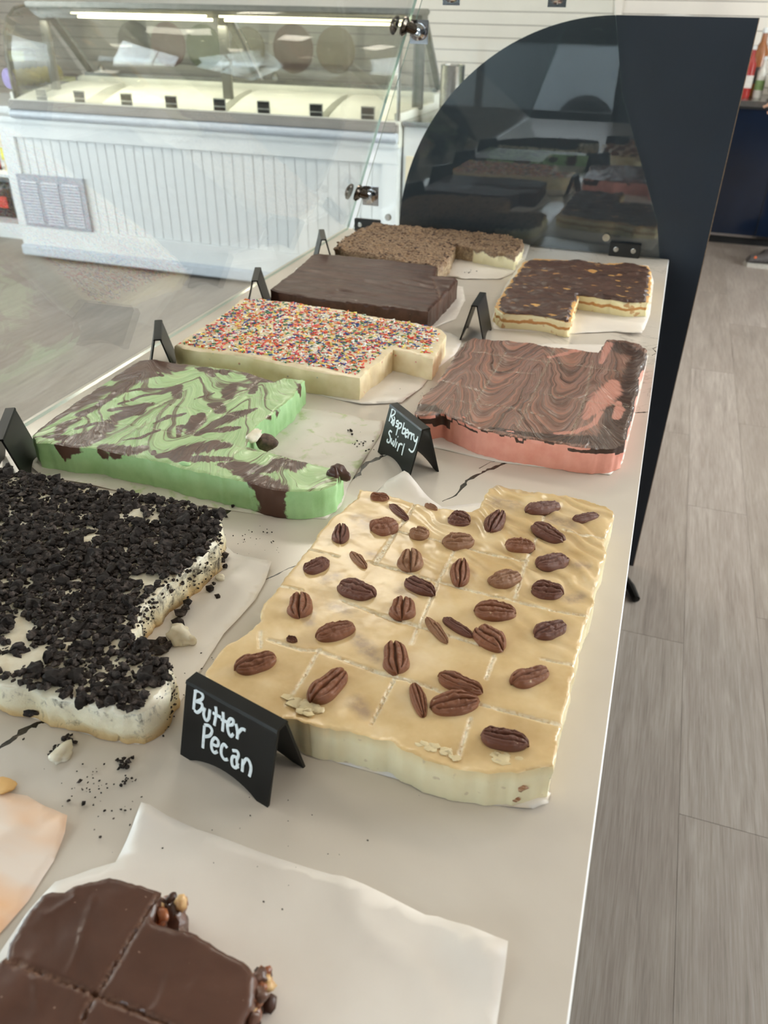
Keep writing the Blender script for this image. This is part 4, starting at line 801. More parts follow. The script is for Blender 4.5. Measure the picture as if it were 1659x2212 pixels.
ch = [[(x/4.88+60, y/4.88+760, w) for x, y, w in q] for q in (
    [(60, 870, 4), (180, 780, 9), (330, 660, 20), (480, 590, 24), (700, 440, 36), (820, 400, 26)], [(930, 290, 14), (1100, 200, 44), (1300, 140, 52), (1500, 160, 40), (1590, 160, 20)], [(900, 480, 14), (1060, 320, 32), (1200, 250, 26), (1400, 250, 10)],
    [(560, 660, 16), (760, 560, 12), (960, 440, 10)], [(330, 860, 14), (380, 780, 18), (520, 720, 14)], [(180, 900, 8), (300, 900, 14), (450, 920, 20), (640, 880, 26), (800, 810, 34), (860, 760, 22)], [(330, 980, 16), (450, 970, 28), (600, 960, 26), (780, 900, 14)],
    [(540, 1100, 16), (560, 1160, 16)], [(500, 820, 6), (700, 760, 8), (900, 740, 8)], [(800, 1000, 18), (950, 1030, 26), (1100, 1050, 26), (1200, 1030, 20)], [(880, 620, 10), (1040, 600, 12), (1180, 580, 14), (1300, 560, 12)], [(940, 700, 20), (1080, 640, 26), (1180, 660, 12), (1240, 560, 10)],
    [(960, 560, 5), (1200, 470, 7), (1400, 440, 9), (1600, 370, 10)], [(900, 440, 6), (1200, 400, 8), (1420, 395, 6)], [(1570, 400, 14), (1580, 480, 12)], [(1000, 935, 3), (1200, 910, 8), (1380, 830, 6)], [(1330, 760, 4), (1500, 690, 9), (1650, 660, 6)], [(1600, 790, 10), (1590, 900, 6)], [(1330, 1060, 6), (1330, 1090, 8)], [(1400, 1110, 14), (1560, 1080, 24), (1650, 1040, 26)])]
ch += [[(x/4.1475+380, y/4.1475+780, w) for x, y, w in q] for q in (
    [(0, 830, 20), (180, 790, 34), (330, 760, 30), (440, 760, 20)], [(0, 880, 18), (260, 880, 18), (470, 880, 12)], [(400, 930, 12), (520, 940, 24), (700, 970, 26), (860, 960, 24), (880, 880, 10)], [(560, 990, 18), (720, 1060, 30), (820, 1110, 40), (900, 1150, 36)],
    [(960, 900, 22), (1060, 940, 30), (1150, 910, 14)], [(200, 660, 12), (360, 560, 22), (560, 480, 20), (720, 430, 5)], [(280, 640, 6), (480, 610, 16), (560, 600, 8)], [(120, 640, 14), (210, 540, 20), (230, 480, 10)], [(100, 600, 10), (170, 500, 8)],
    [(470, 330, 14), (480, 260, 22), (520, 210, 10)], [(520, 200, 5), (620, 220, 12), (700, 240, 12), (680, 290, 10)], [(300, 390, 6), (370, 400, 20), (400, 450, 18)], [(160, 350, 2), (280, 310, 6), (340, 290, 2)], [(0, 90, 10), (60, 60, 8)], [(180, 60, 4), (260, 70, 16), (330, 130, 10)], [(380, 90, 14), (440, 100, 18)],
    [(620, 110, 10), (740, 160, 26), (860, 180, 12)], [(700, 210, 10), (760, 160, 5)], [(1130, 220, 14), (1150, 300, 16)], [(860, 500, 16), (880, 560, 8)], [(940, 440, 16), (1000, 400, 12)], [(0, 250, 10), (10, 320, 12)], [(20, 660, 6), (60, 580, 6)])]
ch = wst(ch, CT+H, 1.05)
def mat_(V):
    w = combwarp(-.72, 0, .098, .15, 7, 26, 31, .12, .010)(V); p = V[:, :2]; d = strokes(p, ch); dep = np.clip((CT+H-V[:, 2])/H, 0, 1)
    side = np.clip(d-.0-np.clip(dep*1.5-.25, 0, 1)*.62, 0, 1)
    fr = np.exp(-(((p[:, 0]+.405)/.035)**2))*(p[:, 1] < .80); side = np.where(dep > .03, np.maximum(side, fr*.66*(dep > .05)), d)
    return {'warp': w, 'choc': side, 'light': np.clip(.28-.0*d, 0, 1), 'rim': np.zeros(len(V))}
t = thing('mint_swirl_fudge', 'mint green fudge slab swirled with brown chocolate, one corner cut away', 'fudge', center(mint_px))
gm = [Z(q, 4.88, 60, 760) for q in ([(1240, 640), (1660, 400)], [(470, 690), (880, 745), (1250, 800), (1660, 870)], [(1000, 500), (1330, 545), (1660, 590)], [(1250, 760), (1500, 560), (1660, 470)], [(900, 900), (1250, 760)])]+[Z(q, 4.1475, 380, 780) for q in ([(0, 590), (150, 660), (330, 440), (560, 330), (770, 150)], [(220, 685), (420, 710), (600, 775), (800, 815), (950, 855)], [(0, 405), (200, 440), (420, 470), (680, 520)], [(370, 990), (500, 850), (590, 780)], [(850, 1060), (960, 930), (1040, 870)], [(560, 300), (800, 340), (1000, 370)])]
def hfm(x, y): V = np.column_stack([x, y, y*0]); w = combwarp(-.72, 0, .098, .15, 7, 26, 31, .12, .010)(V); return .0008*vn(w[:, 0], w[:, 1]*1.6, s=2)+.0006*fbm(x*50, y*50, s=6)
slab('fudge_slab', t, mint_px, H, .0024, [M['mint_top'], M['mint_side']], hfm, .0016, .0016, .0014, mat_, grooves=gm, gd=.0012, gw=.0009)
v, f = lump(.015, 12, 3, .35); c = P(575, 958, z=CT+H-.013); mesh('cookie_chunk', v*np.array([.95, .8, .75])+c, f, simple('cut chocolate cookie', (96, 76, 66), .7, .35, 180, bump=.6), t, None, None, True, label='broken dark cookie stuck in the cut corner')
v, f = lump(.014, 4, 3, .5); c = P(549, 940, z=CT+H-.003); mesh('cookie_cream', v*np.array([.6, 1.1, .4])+c, f, M['cream'], t, None, None, True, label='white cream on the broken cookie')
for (x, y, z_, r_, sc3) in [(722, 1030, H-.002, .011, (.7, .5, 1.2)), (733, 1022, H, .012, (.9, .6, .8)), (713, 1055, .018, .009, (.6, .5, 1.5))]:
    v, f = lump(r_, int(x), 3, .4); c = P(x, y, z=CT+z_); mesh('chocolate_curl', v*np.array(sc3)+c, f, M['choc_side'], t, None, None, True)
v, f = lump(.006, 3, 2, .4); c = P(398, 1002, z=CT+H+.001); mesh('mint_flake', v*np.array([1.3, .7, .3])+c, f, M['mint_side'], t, None, None, True)
# ---- raspberry swirl
H2 = .038
rasp_px = [(896, 889), (903, 897), (930, 896), (958, 892), (1000, 910), (1036, 925), (1075, 936), (1108, 941), (1173, 951), (1238, 962), (1290, 968), (1328, 965), (1349, 955), (1352, 932), (1368, 883), (1376, 845), (1381, 805), (1391, 780), (1398, 756), (1388, 744), (1352, 735), (1313, 732), (1303, 746), (1293, 761), (1254, 756), (1210, 750), (1173, 746), (1150, 740), (1108, 736), (1060, 733), (1020, 729), (1007, 738), (987, 759), (961, 801), (939, 831), (916, 853)]
chr_ = wst([[(1340, 750, 40), (1385, 770, 26), (1368, 850, 44), (1352, 900, 40), (1340, 950, 40)], [(1318, 860, 8), (1322, 930, 30), (1300, 965, 30)], [(1060, 925, 8), (1140, 938, 14), (1230, 950, 26), (1300, 950, 30)], [(905, 880, 24), (930, 882, 20), (950, 888, 10)]], CT+H2, 1.)
lgr = wst([[(1326, 825, 14), (1318, 845, 30), (1300, 865, 34), (1282, 885, 20), (1262, 905, 8)], [(1336, 870, 8), (1338, 885, 14), (1330, 903, 12)], [(1185, 772, 6), (1215, 766, 8), (1245, 758, 10)], [(1200, 936, 8), (1240, 934, 10), (1280, 918, 8), (1300, 890, 6)], [(1316, 742, 10), (1308, 760, 10), (1298, 785, 6)]], CT+H2, 1.)
rw = combwarp(-.298, 0, .094, .34, 3, 25, 51, .06, .008)
def ratt(V):
    p = V[:, :2]; dep = np.clip((CT+H2-V[:, 2])/H2, 0, 1); d = strokes(p, chr_); lg = strokes(p, lgr)
    e = np.clip((p[:, 0]+.13)/.1, 0, 1); drip = .12+.24*e+.14*vn(p[:, 0]*45, p[:, 1]*45, s=8)+.3*(p[:, 0] < -.255)
    side = np.where(dep > .03, np.where(dep < drip, .7, .12), d)
    return {'warp': rw(V), 'choc': side, 'light': np.clip(lg*1.05, 0, .9), 'rim': (p[:, 1] > 2)*1.}
t = thing('raspberry_swirl_fudge', 'pink raspberry fudge slab with glossy brown and pink swirled top', 'fudge', center(rasp_px))
g8 = [Z(q, 3.072, 880, 720) for q in ([(390, 550), (530, 330), (650, 120)], [(725, 635), (840, 400), (980, 90)], [(1085, 680), (1190, 400), (1230, 180)], [(260, 430), (400, 460), (620, 480), (900, 545)], [(430, 120), (800, 170), (1120, 210), (1460, 260)], [(540, 240), (840, 270)], [(880, 395), (1130, 435), (1480, 490)], [(180, 300), (480, 380)])]
def hfr(x, y): w = rw(np.column_stack([x, y, y*0])); return .0008*vn(w[:, 0], w[:, 1]*1.3, s=2)+.0005*fbm(x*50, y*50, s=6)-.008*np.clip((x+.075)/.06, 0, 1)*np.clip((.99-y)/.07, 0, 1)
slab('fudge_slab', t, rasp_px, H2, .0024, [M['rasp_top'], M['rasp_side']], hfr, .002, .0018, .0014, ratt, grooves=g8, gd=.0014, gw=.0009)
for (x, y) in [(1290, 948), (1303, 955), (1315, 940), (1328, 948)]:
    v, f = lump(.008, int(x), 3, .45); c = P(x, y, z=CT+H2-.008); mesh('chocolate_lump', v*np.array([1.1, .8, .55])+c, f, M['choc_side'], t, None, None, True)
for (x, y) in [(1000, 903), (1035, 918), (1063, 928), (1100, 934)]:
    v, f = lump(.006, int(x), 2, .5); c = P(x, y+4, z=CT+H2-.004); mesh('pink_ridge', v*np.array([1.2, .4, .7])+c, f, M['rasp_side'], t, None, None, True)
# ---- sprinkle fudge
H3 = .038
spr_px = [(376, 746), (400, 752), (434, 757), (480, 763), (524, 768), (560, 775), (607, 784), (661, 798), (715, 806), (777, 814), (800, 792), (828, 772), (849, 753), (880, 760), (936, 774), (950, 748), (963, 722), (955, 712), (940, 706), (880, 694), (813, 684), (730, 668), (647, 655), (600, 649), (560, 645), (520, 645), (500, 664), (470, 687), (435, 707), (409, 723)]
t = thing('sprinkle_fudge', 'cream vanilla fudge slab covered in rainbow sprinkles', 'fudge', center(spr_px))
def hfs(x, y): return .0014*fbm(x*22, y*22, s=13, o=3)
slab('fudge_slab', t, spr_px, H3, .004, [M['spr_top'], M['spr_side']], hfs, .0025, .0014, .0014, None)
pz = ccw(P2(spr_px, CT+H3)); lo, hi = pz.min(0), pz.max(0); kx = ['red', 'orange', 'white', 'pink', 'green', 'blue', 'yellow', 'white', 'white', 'orange', 'green', 'blue', 'white', 'yellow', 'red']; names = ['red', 'orange', 'yellow', 'green', 'blue', 'pink', 'white']
cand = rng.uniform(lo, hi, (9000, 2)); cand = cand[inside(cand, pz)]; dd = polydist(cand, pz); keep = (dd > .006)&(dd+.006*vn(cand[:, 0]*60, cand[:, 1]*60, s=2) > .009); keep &= ~((cand[:, 0] > -.395)&(dd < .014)&(rng.random(len(cand)) < .6)); cand = cand[keep][:3800]
sp_ = MB(); hz = hfs(cand[:, 0], cand[:, 1])
prof6 = [(math.cos(k*PI/3), math.sin(k*PI/3)) for k in range(6)]
for (x, y), h_ in zip(cand, hz):
    a = random.uniform(0, PI); b = random.uniform(-.25, .25); dx = np.array([math.cos(a)*math.cos(b), math.sin(a)*math.cos(b), math.sin(b)]); n1 = np.array([-math.sin(a), math.cos(a), 0]); n2 = np.cross(dx, n1)
    c = np.array([x, y, CT+H3+h_+random.uniform(.0002, .0022)]); L2 = random.uniform(.0026, .0036); v = []
    for s_, r_ in ((-1.15, .0005), (-.95, .00105), (.95, .00105), (1.15, .0005)):
        v += [c+dx*L2*s_+(n1*q[0]+n2*q[1])*r_ for q in prof6]
    f = [(i*6+k, i*6+(k+1) % 6, (i+1)*6+(k+1) % 6, (i+1)*6+k) for i in range(3) for k in range(6)]+[(5, 4, 3, 2, 1, 0), (18, 19, 20, 21, 22, 23)]
    sp_.add(v, f, names.index(random.choice(kx)))
mesh('sprinkles', sp_.v, sp_.f, [M['sp_'+n_] for n_ in names], t, None, sp_.m, True, kind='stuff')
q = MB().tube([P(828, 855, z=CT+.0017), P(836, 854, z=CT+.0017)], .0012, 8).build('sprinkle', M['sp_blue'], None, tuple(P(832, 854, z=CT+.0005)), smooth=True); tag(q, 'single dark blue sprinkle fallen on the wax paper by the sprinkle fudge', 'sprinkle')
# ---- plain dark chocolate fudge
choc_px = [(585, 624), (600, 630), (668, 641), (762, 655), (850, 664), (925, 672), (951, 646), (989, 606), (985, 600), (940, 596), (943, 575), (885, 567), (820, 560), (762, 554), (687, 547), (672, 551), (665, 559), (650, 573), (632, 588), (608, 605)]
t = thing('dark_chocolate_fudge', 'plain dark brown chocolate fudge slab with wavy ridges on top', 'fudge', center(choc_px))
def hfc(x, y):
    w = fbm(x*9, y*9, s=33, o=2)*.012; r_ = vn((x+w)*8, (y+w+.12*x)*85, s=3); return .0036*r_*np.clip(.4+vn(x*12, y*12, s=7), 0, 1)+.0008*fbm(x*30, y*30, s=5)
slab('fudge_slab', t, choc_px, .038, .0034, [M['choc_top'], M['choc_side']], hfc, .002, .001, .0012, None, grooves=[[(951, 646), (935, 600)]])
# ---- toffee crumb fudge (far end)
tof_px = [(719, 533), (760, 545), (800, 552), (880, 565), (945, 576), (962, 570), (975, 548), (985, 526), (1010, 530), (1050, 538), (1112, 549), (1131, 524), (1120, 514), (1080, 506), (1000, 497), (900, 489), (850, 484), (812, 482), (790, 488), (770, 497), (745, 513)]
t = thing('toffee_crumb_fudge', 'cream fudge slab coated in brown toffee crumbs at the far end of the counter', 'fudge', center(tof_px))
def hft(x, y): return .003*fbm(x*55, y*55, s=41, o=4)
slab('fudge_slab', t, tof_px, .036, .0036, [M['tof_top'], M['tof_side']], hft, .006, .003, .004, lambda V: {'crust': ((V[:, 0] < -.44)*1.)*.9})
tz = ccw(P2(tof_px, CT+.036)); lo, hi = tz.min(0), tz.max(0); cc = rng.uniform(lo, hi, (3800, 2)); cc = cc[inside(cc, tz)]
tm = MB(); lv_ = [lump(1, k, 1, .45) for k in range(6)]
for (x, y) in cc[:1700]:
    v, f = lv_[random.randrange(6)]; r_ = random.uniform(.0012, .0032); c = np.array([x, y, CT+.036+float(hft(np.array([x]), np.array([y]))[0])]); tm.add((v*r_*np.array([random.uniform(.7, 1.8), random.uniform(.7, 1.5), .7])+c).tolist(), f, random.randrange(3))
mesh('toffee_crumbs', tm.v, tm.f, [simple('toffee crumb light', (170, 136, 104), .7, .2, 200), simple('toffee crumb brown', (112, 84, 64), .7, .2, 200), simple('toffee crumb dark', (78, 56, 46), .7, .2, 200)], t, None, tm.m, True, kind='stuff')
# ---- layered peanut butter fudge with chocolate spread
bk_px = [(1068, 660), (1074, 666), (1087, 674), (1151, 678), (1193, 684), (1223, 694), (1233, 692), (1240, 665), (1252, 636), (1280, 639), (1319, 645), (1356, 651), (1401, 650), (1405, 630), (1408, 605), (1405, 580), (1400, 573), (1347, 566), (1300, 568), (1250, 562), (1200, 560), (1151, 558), (1131, 565), (1115, 589), (1096, 616), (1080, 640)]
Hb = .031
t = thing('peanut_butter_fudge', 'layered cream and peanut butter fudge slab spread with dark chocolate', 'fudge', center(bk_px))
slab('fudge_slab', t, bk_px, Hb, .004, [M['buck_top'], M['buck_side']], lambda x, y: .001*fbm(x*40, y*40, s=3), .004, .002, .003, None)
def hfb(x, y): return .0032*fbm(x*26, y*60, s=61, o=4)+.0016*np.abs(vn(x*60, y*110, s=5))
slab('chocolate_spread', t, bk_px, .004, .0032, [M['buck_choc'], M['buck_choc']], hfb, .003, .004, .001, None, z0=Hb-.0012, levels=3, inset=.005)
# ---- cookies and cream
ore_px = [(478, 1118), (474, 1145), (466, 1169), (440, 1198), (405, 1225), (370, 1247), (345, 1268), (318, 1295), (298, 1330), (286, 1372), (304, 1400), (335, 1415), (356, 1430), (372, 1450), (360, 1480), (338, 1512), (296, 1538), (250, 1532), (189, 1521), (150, 1508), (101, 1496), (50, 1482), (0, 1469), (-80, 1440), (-165, 1400), (-230, 1200), (-175, 1008), (-80, 1005), (0, 1016), (67, 1027), (130, 1040), (189, 1054), (240, 1058), (297, 1068), (370, 1082), (432, 1097), (465, 1108)]
t = thing('cookie_crumb_fudge', 'white cookies and cream fudge slab buried under black cookie crumbs', 'fudge', center(ore_px))
def hfo(x, y): return .0022*fbm(x*30, y*30, s=71, o=4)
slab('fudge_slab', t, ore_px, H, .0035, [M['cream'], M['cream_side']], hfo, .005, .0025, .0035, lambda V: {'smear': np.where((V[:, 1] > .405), 1., .12)+0*V[:, 0]}, levels=9)
oz = ccw(P2(ore_px, CT+H)); lo, hi = oz.min(0), oz.max(0)
var = [lump(1, 100+k, 2, .55, 1.3) for k in range(8)]; cm = []
for k, (v, f) in enumerate(var):
    me = bpy.data.meshes.new('cookie_crumb'); me.from_pydata(v.tolist(), [], f); me.materials.append(M['crumb']); me.update(); cm.append(me)
cc = rng.uniform(lo, hi, (20000, 2)); cc = cc[inside(cc, oz)]; dn = fbm(cc[:, 0]*32, cc[:, 1]*32, s=77, o=3); bare = (dn > .76)|((cc[:, 1] < .368)&(dn > .42)&(cc[:, 0] < -.42)); cc = cc[~bare]; edge = polydist(cc, oz)
big = cc[:290]; sm = cc[290:7200]
for k, (x, y) in enumerate(big):
    o = bpy.data.objects.new('cookie_crumb', cm[k % 8]); link(o, t); r_ = random.uniform(.0042, .0085)
    o.location = Vector((x, y, CT+H+random.uniform(.001, .005)))-t.location; o.scale = (r_, r_*random.uniform(.6, 1), r_*random.uniform(.5, .8)); o.rotation_euler = (random.uniform(-.5, .5), random.uniform(-.5, .5), random.uniform(0, 6.3))
sv = [lump(1, 200+k, 1, .55, 1.3) for k in range(8)]; ob = MB(); V_ = []; F_ = []; nn_ = 0
def addl(c, r_, sq=(1, 1, .75)):
    global nn_
    v, f = sv[random.randrange(8)]; a = random.uniform(0, 6.3); ca, sa = math.cos(a), math.sin(a); w = v*r_*np.array([random.uniform(.7, 1.2), random.uniform(.7, 1.1), random.uniform(.6, .95)])*np.array(sq)
    w = np.column_stack([w[:, 0]*ca-w[:, 1]*sa, w[:, 0]*sa+w[:, 1]*ca, w[:, 2]])+np.array(c); V_.append(w); F_.extend([tuple(i+nn_ for i in q) for q in f]); nn_ += len(w)
for i, (x, y) in enumerate(sm): addl((x, y, CT+H+random.uniform(.0, .0045)), random.choice([.0014, .002, .0028, .0036, .0046]))
# crumbs clinging to the cut right side and lying at its foot
for i in range(520):
    k = random.randrange(0, 17); a, b = np.array(P(*ore_px[k], z=CT+H)), np.array(P(*ore_px[k+1], z=CT+H)); q = a+(b-a)*random.random(); zz = H*random.random()**.6
    if q[1] > .37: addl((q[0]+random.uniform(-.001, .0025), q[1]-random.uniform(-.001, .002), CT+max(.001, zz)), random.choice([.0007, .001, .0014, .0022 if zz > .02 else .001]))
for (x, y, r_) in [(345, 1412, .007), (360, 1400, .006), (330, 1400, .007), (392, 1330, .007), (400, 1318, .006), (408, 1305, .005), (455, 1275, .005), (380, 1380, .005), (350, 1388, .006), (462, 1262, .003), (480, 1215, .006), (484, 1205, .006), (486, 1225, .004), (362, 1545, .0045), (470, 1290, .003), (385, 1350, .006)]: addl((*P(x, y, z=CT+.003)[:2], CT+.0025+r_*.5), r_)
mesh('cookie_crumbs', np.vstack(V_), F_, M['crumb'], t, None, None, False, kind='stuff')
for (x, y, r_, zz) in [(388, 1372, .012, .009), (402, 1382, .009, .006), (478, 1250, .006, .004)]:
    v, f = lump(r_, int(x), 3, .4); mesh('cream_chunk', v*np.array([1, .8, .8])+np.array(P(x, y, z=CT+zz)), f, M['cream'], t, None, None, True)
for (x, y, z_) in [(258, 1580, .007), (130, 1528, .018), (180, 1550, .012), (60, 1540, .006)]:
    v, f = lump(.008, int(x), 2, .4); c = np.array(P(x, y, z=CT+z_)); mesh('cookie_piece', v*np.array([1.2, .5, .6])+c+np.array([0, .002, 0]), f, M['crumb'], t, None, None, True)
# ---- milk chocolate nut fudge in front
near_px = [(8, 2062), (20, 2035), (42, 2003), (62, 1965), (89, 1931), (112, 1922), (139, 1919), (185, 1903), (236, 1891), (270, 1898), (310, 1913), (344, 1927), (336, 1955), (325, 1984), (355, 1994), (392, 2007), (460, 2038), (527, 2071), (545, 2088), (553, 2104), (548, 2150), (527, 2212), (505, 2290), (470, 2380), (200, 2420), (-40, 2330), (-70, 2180), (-20, 2090)]
t = thing('milk_chocolate_fudge', 'smooth milk chocolate fudge slab with nutty cut edges nearest the camera', 'fudge', center(near_px))
gn = [Z(q, 2.37, 0, 1560) for q in ([(810, 875), (680, 1090), (510, 1370)], [(480, 1400), (430, 1500), (380, 1640)], [(40, 1220), (210, 1290), (480, 1390), (660, 1460), (860, 1545), (1000, 1600)])]
def hfn(x, y):
    q = np.array([[(380, 850), (385, 900), (240, 990), (220, 975)], [(480, 900), (430, 1060), (400, 1180), (345, 1290)], [(150, 1200), (180, 1300), (190, 1500)], [(870, 1290), (800, 1470), (780, 1480)], [(1090, 1200), (980, 1370), (975, 1370)]], dtype=object)
    p = np.column_stack([x, y]); r_ = .0005*fbm(x*40, y*40, s=5)
    for st_ in q:
        w = P2(Z(st_, 2.37, 0, 1560), CT+H)
        for i in range(len(w)-1): r_ = r_+.0007*np.exp(-(segdist(p, w[i], w[i+1])[0]/.0012)**2)
    return r_
slab('fudge_slab', t, near_px, H, .0022, [M['near_top'], M['near_side']], hfn, .002, .0015, .0025, None, grooves=gn, gd=.0022, gw=.0009)
for k in range(54):
    if k < 14: x, y, zz = random.uniform(342, 398), random.uniform(1940, 1995), random.uniform(.012, .034)
    else: u = random.random(); x, y, zz = 560+12*math.sin(u*7)-22*u+random.uniform(-6, 14), 2100+105*u, random.uniform(.006, .03)
    v, f = lump(random.uniform(.002, .0048), k, 2, .6); mesh('nut_piece', v+np.array(P(x, y, z=CT+zz)), f, M[['caramel', 'near_side', 'choc_side', 'nutbit', 'near_side', 'caramel'][k % 6]], t, None, None, True)
slab('broken_corner', t, [(338, 1930), (362, 1936), (388, 1942), (400, 1957), (398, 1985), (385, 2000), (360, 1996), (326, 1985)], .026, .002, [M['near_side'], M['near_side']], lambda x, y: .006*fbm(x*110, y*110, s=14, o=4), .004, .002, .004)
v, f = lump(.0055, 9, 2, .35); q = mesh('chocolate_crumb', v*np.array([.8, 1, .6])+np.array(P(583, 2166, z=CT+.003)), f, M['choc_side'], None, tuple(P(583, 2166, z=CT+.001)), None, True); tag(q, 'single chocolate crumb on wax paper right of the milk chocolate fudge', 'crumb')
# ================================================================== papers
sheet('wax_paper', [(310, 1754), (345, 1765), (464, 1805), (560, 1842), (765, 1910), (830, 1937), (919, 1979), (945, 1983), (1010, 2014), (1094, 2053), (1088, 2110), (1073, 2212), (1064, 2300), (300, 2420), (-20, 2200), (-10, 2085), (60, 1975), (120, 1908), (200, 1880), (250, 1865)], 'large wax paper sheet under the plain milk chocolate fudge in front', .008, M['paper'],
      lift=[(1094, 2060, .05, .010), (1010, 2030, .03, .006), (320, 1756, .035, .012), (780, 1915, .05, .004)], under=[near_px])
sheet('wax_paper', [(-170, 1690), (0, 1713), (60, 1722), (100, 1745), (150, 1775), (143, 1806), (118, 1860), (60, 1950), (0, 2020), (-120, 2140), (-240, 2060)], 'empty orange stained wax paper at the left edge of the counter', .007, M['paper2'], lift=[(150, 1778, .03, .006)])
sheet('wax_paper', [(640, 1612), (700, 1640), (1050, 1737), (1150, 1752), (1183, 1745), (1190, 1715), (1150, 1690), (1220, 1440), (1270, 1220), (1280, 1140), (1060, 1085), (955, 1096), (900, 1060), (872, 1046), (838, 1048), (800, 1075), (740, 1120), (600, 1320), (470, 1480)], 'wax paper under the pecan topped fudge', .007, M['paper'], lift=[(1178, 1748, .02, .006), (880, 1046, .05, .022), (1325, 1130, .012, .002)], under=[pecan_px])
sheet('wax_paper', [(55, 1008), (92, 1030), (400, 1090), (560, 1112), (705, 1122), (738, 1092), (752, 1052), (790, 990), (822, 940), (829, 912), (783, 905), (718, 892), (660, 884), (560, 862), (300, 810), (130, 905)], 'wax paper with green smears under the mint swirl fudge', .006, M['paper3'], lift=[(60, 1010, .04, .012), (826, 918, .03, .004)], under=[mint_px])
sheet('wax_paper', [(470, 1160), (505, 1196), (588, 1222), (572, 1262), (552, 1298), (520, 1335), (484, 1372), (440, 1440), (408, 1492), (360, 1555), (300, 1608), (220, 1596), (100, 1560), (0, 1530), (-80, 1490), (-150, 1300), (0, 1090), (200, 1095)], 'wax paper under the dark cookie crumb fudge', .007, M['paper'], lift=[(586, 1224, .04, .005), (500, 1260, .04, .006)], under=[ore_px])
sheet('wax_paper', [(440, 800), (600, 832), (780, 876), (868, 872), (912, 838), (940, 800), (985, 765), (1000, 735), (960, 715), (600, 660), (400, 740)], 'wax paper under the sprinkle topped fudge', .007, M['paper'], under=[spr_px])
sheet('wax_paper', [(600, 640), (760, 690), (930, 712), (985, 690), (1005, 650), (1000, 620), (740, 570), (640, 580)], 'wax paper under the plain dark chocolate fudge', .008, M['paper'], under=[choc_px])
sheet('wax_paper', [(735, 545), (945, 592), (1000, 604), (1080, 604), (1112, 590), (1135, 560), (1145, 530), (1000, 500), (800, 500)], 'wax paper under the toffee crumb fudge at the far end', .008, M['paper'], under=[tof_px])
sheet('wax_paper', [(1062, 690), (1066, 712), (1240, 722), (1330, 718), (1385, 730), (1392, 712), (1404, 680), (1412, 610), (1400, 575), (1130, 562), (1090, 620)], 'wax paper under the layered peanut butter fudge', .008, M['paper'], lift=[(1388, 728, .05, .01)], under=[bk_px])
sheet('wax_paper', [(905, 935), (935, 967), (1075, 999), (1318, 1027), (1345, 1000), (1385, 840), (1400, 770), (1300, 745), (1010, 745), (930, 850)], 'wax paper under the raspberry swirl fudge', .007, M['paper'], under=[rasp_px])
# ---- loose crumbs on the counter and papers
V_, F_, nn_ = [], [], 0
for (cx_, cy_, sx_, sy_, n_, r0) in [(268, 1652, 12, 16, 26, .0016), (280, 1690, 22, 8, 14, .001), (330, 1575, 30, 22, 34, .001), (150, 1600, 14, 8, 16, .0018), (128, 1625, 18, 10, 14, .0016), (180, 1700, 60, 40, 30, .0007), (560, 1170, 60, 30, 30, .0008), (440, 1480, 30, 40, 30, .0007), (780, 960, 30, 22, 18, .0011), (760, 935, 12, 5, 4, .0022), (600, 1820, 260, 120, 22, .0005), (260, 1740, 60, 60, 16, .0008), (1005, 590, 14, 3, 12, .0012), (880, 850, 40, 10, 12, .0008)]:
    for i in range(n_):
        c = P(cx_+random.gauss(0, 1)*sx_*.6, cy_+random.gauss(0, 1)*sy_*.6, z=CT); r_ = r0*random.uniform(.5, 1.4); addl((c[0], c[1], CT+.0016+r_*.3), r_)
for (x, y, r_) in [(173, 1692, .002), (150, 1734, .0018), (182, 1740, .0022), (116, 1780, .0022), (262, 1752, .0012), (52, 1600, .0015), (218, 1812, .0014), (263, 1700, .0016), (503, 1097, .003), (489, 1119, .003)]: addl((*P(x, y, z=CT)[:2], CT+.0016+r_*.3), r_)
V_ = np.vstack(V_); q = mesh('scattered_crumbs', V_, F_, M['crumb'], None, (-.4, .4, CT)); tag(q, 'dark cookie crumbs scattered over the white counter', 'crumbs', None, 'stuff')
v, f = lump(.009, 31, 3, .45); q = mesh('cream_crumb', v*np.array([.8, 1.1, .45])+np.array(P(133, 1628, z=CT+.004)), f, M['cream'], None, tuple(P(133, 1628, z=CT)), None, True); tag(q, 'cream crumb with black cookie bits in front of the crumb topped fudge', 'crumb')
v, f = lump(.008, 37, 3, .3); q = mesh('orange_crumb', v*np.array([1.2, .9, .35])+np.array(P(8, 1697, z=CT+.003)), f, simple('orange fudge', (232, 186, 120), .5), None, tuple(P(8, 1697, z=CT)), None, True); tag(q, 'pale orange fudge crumb at the left edge above the stained paper', 'crumb')
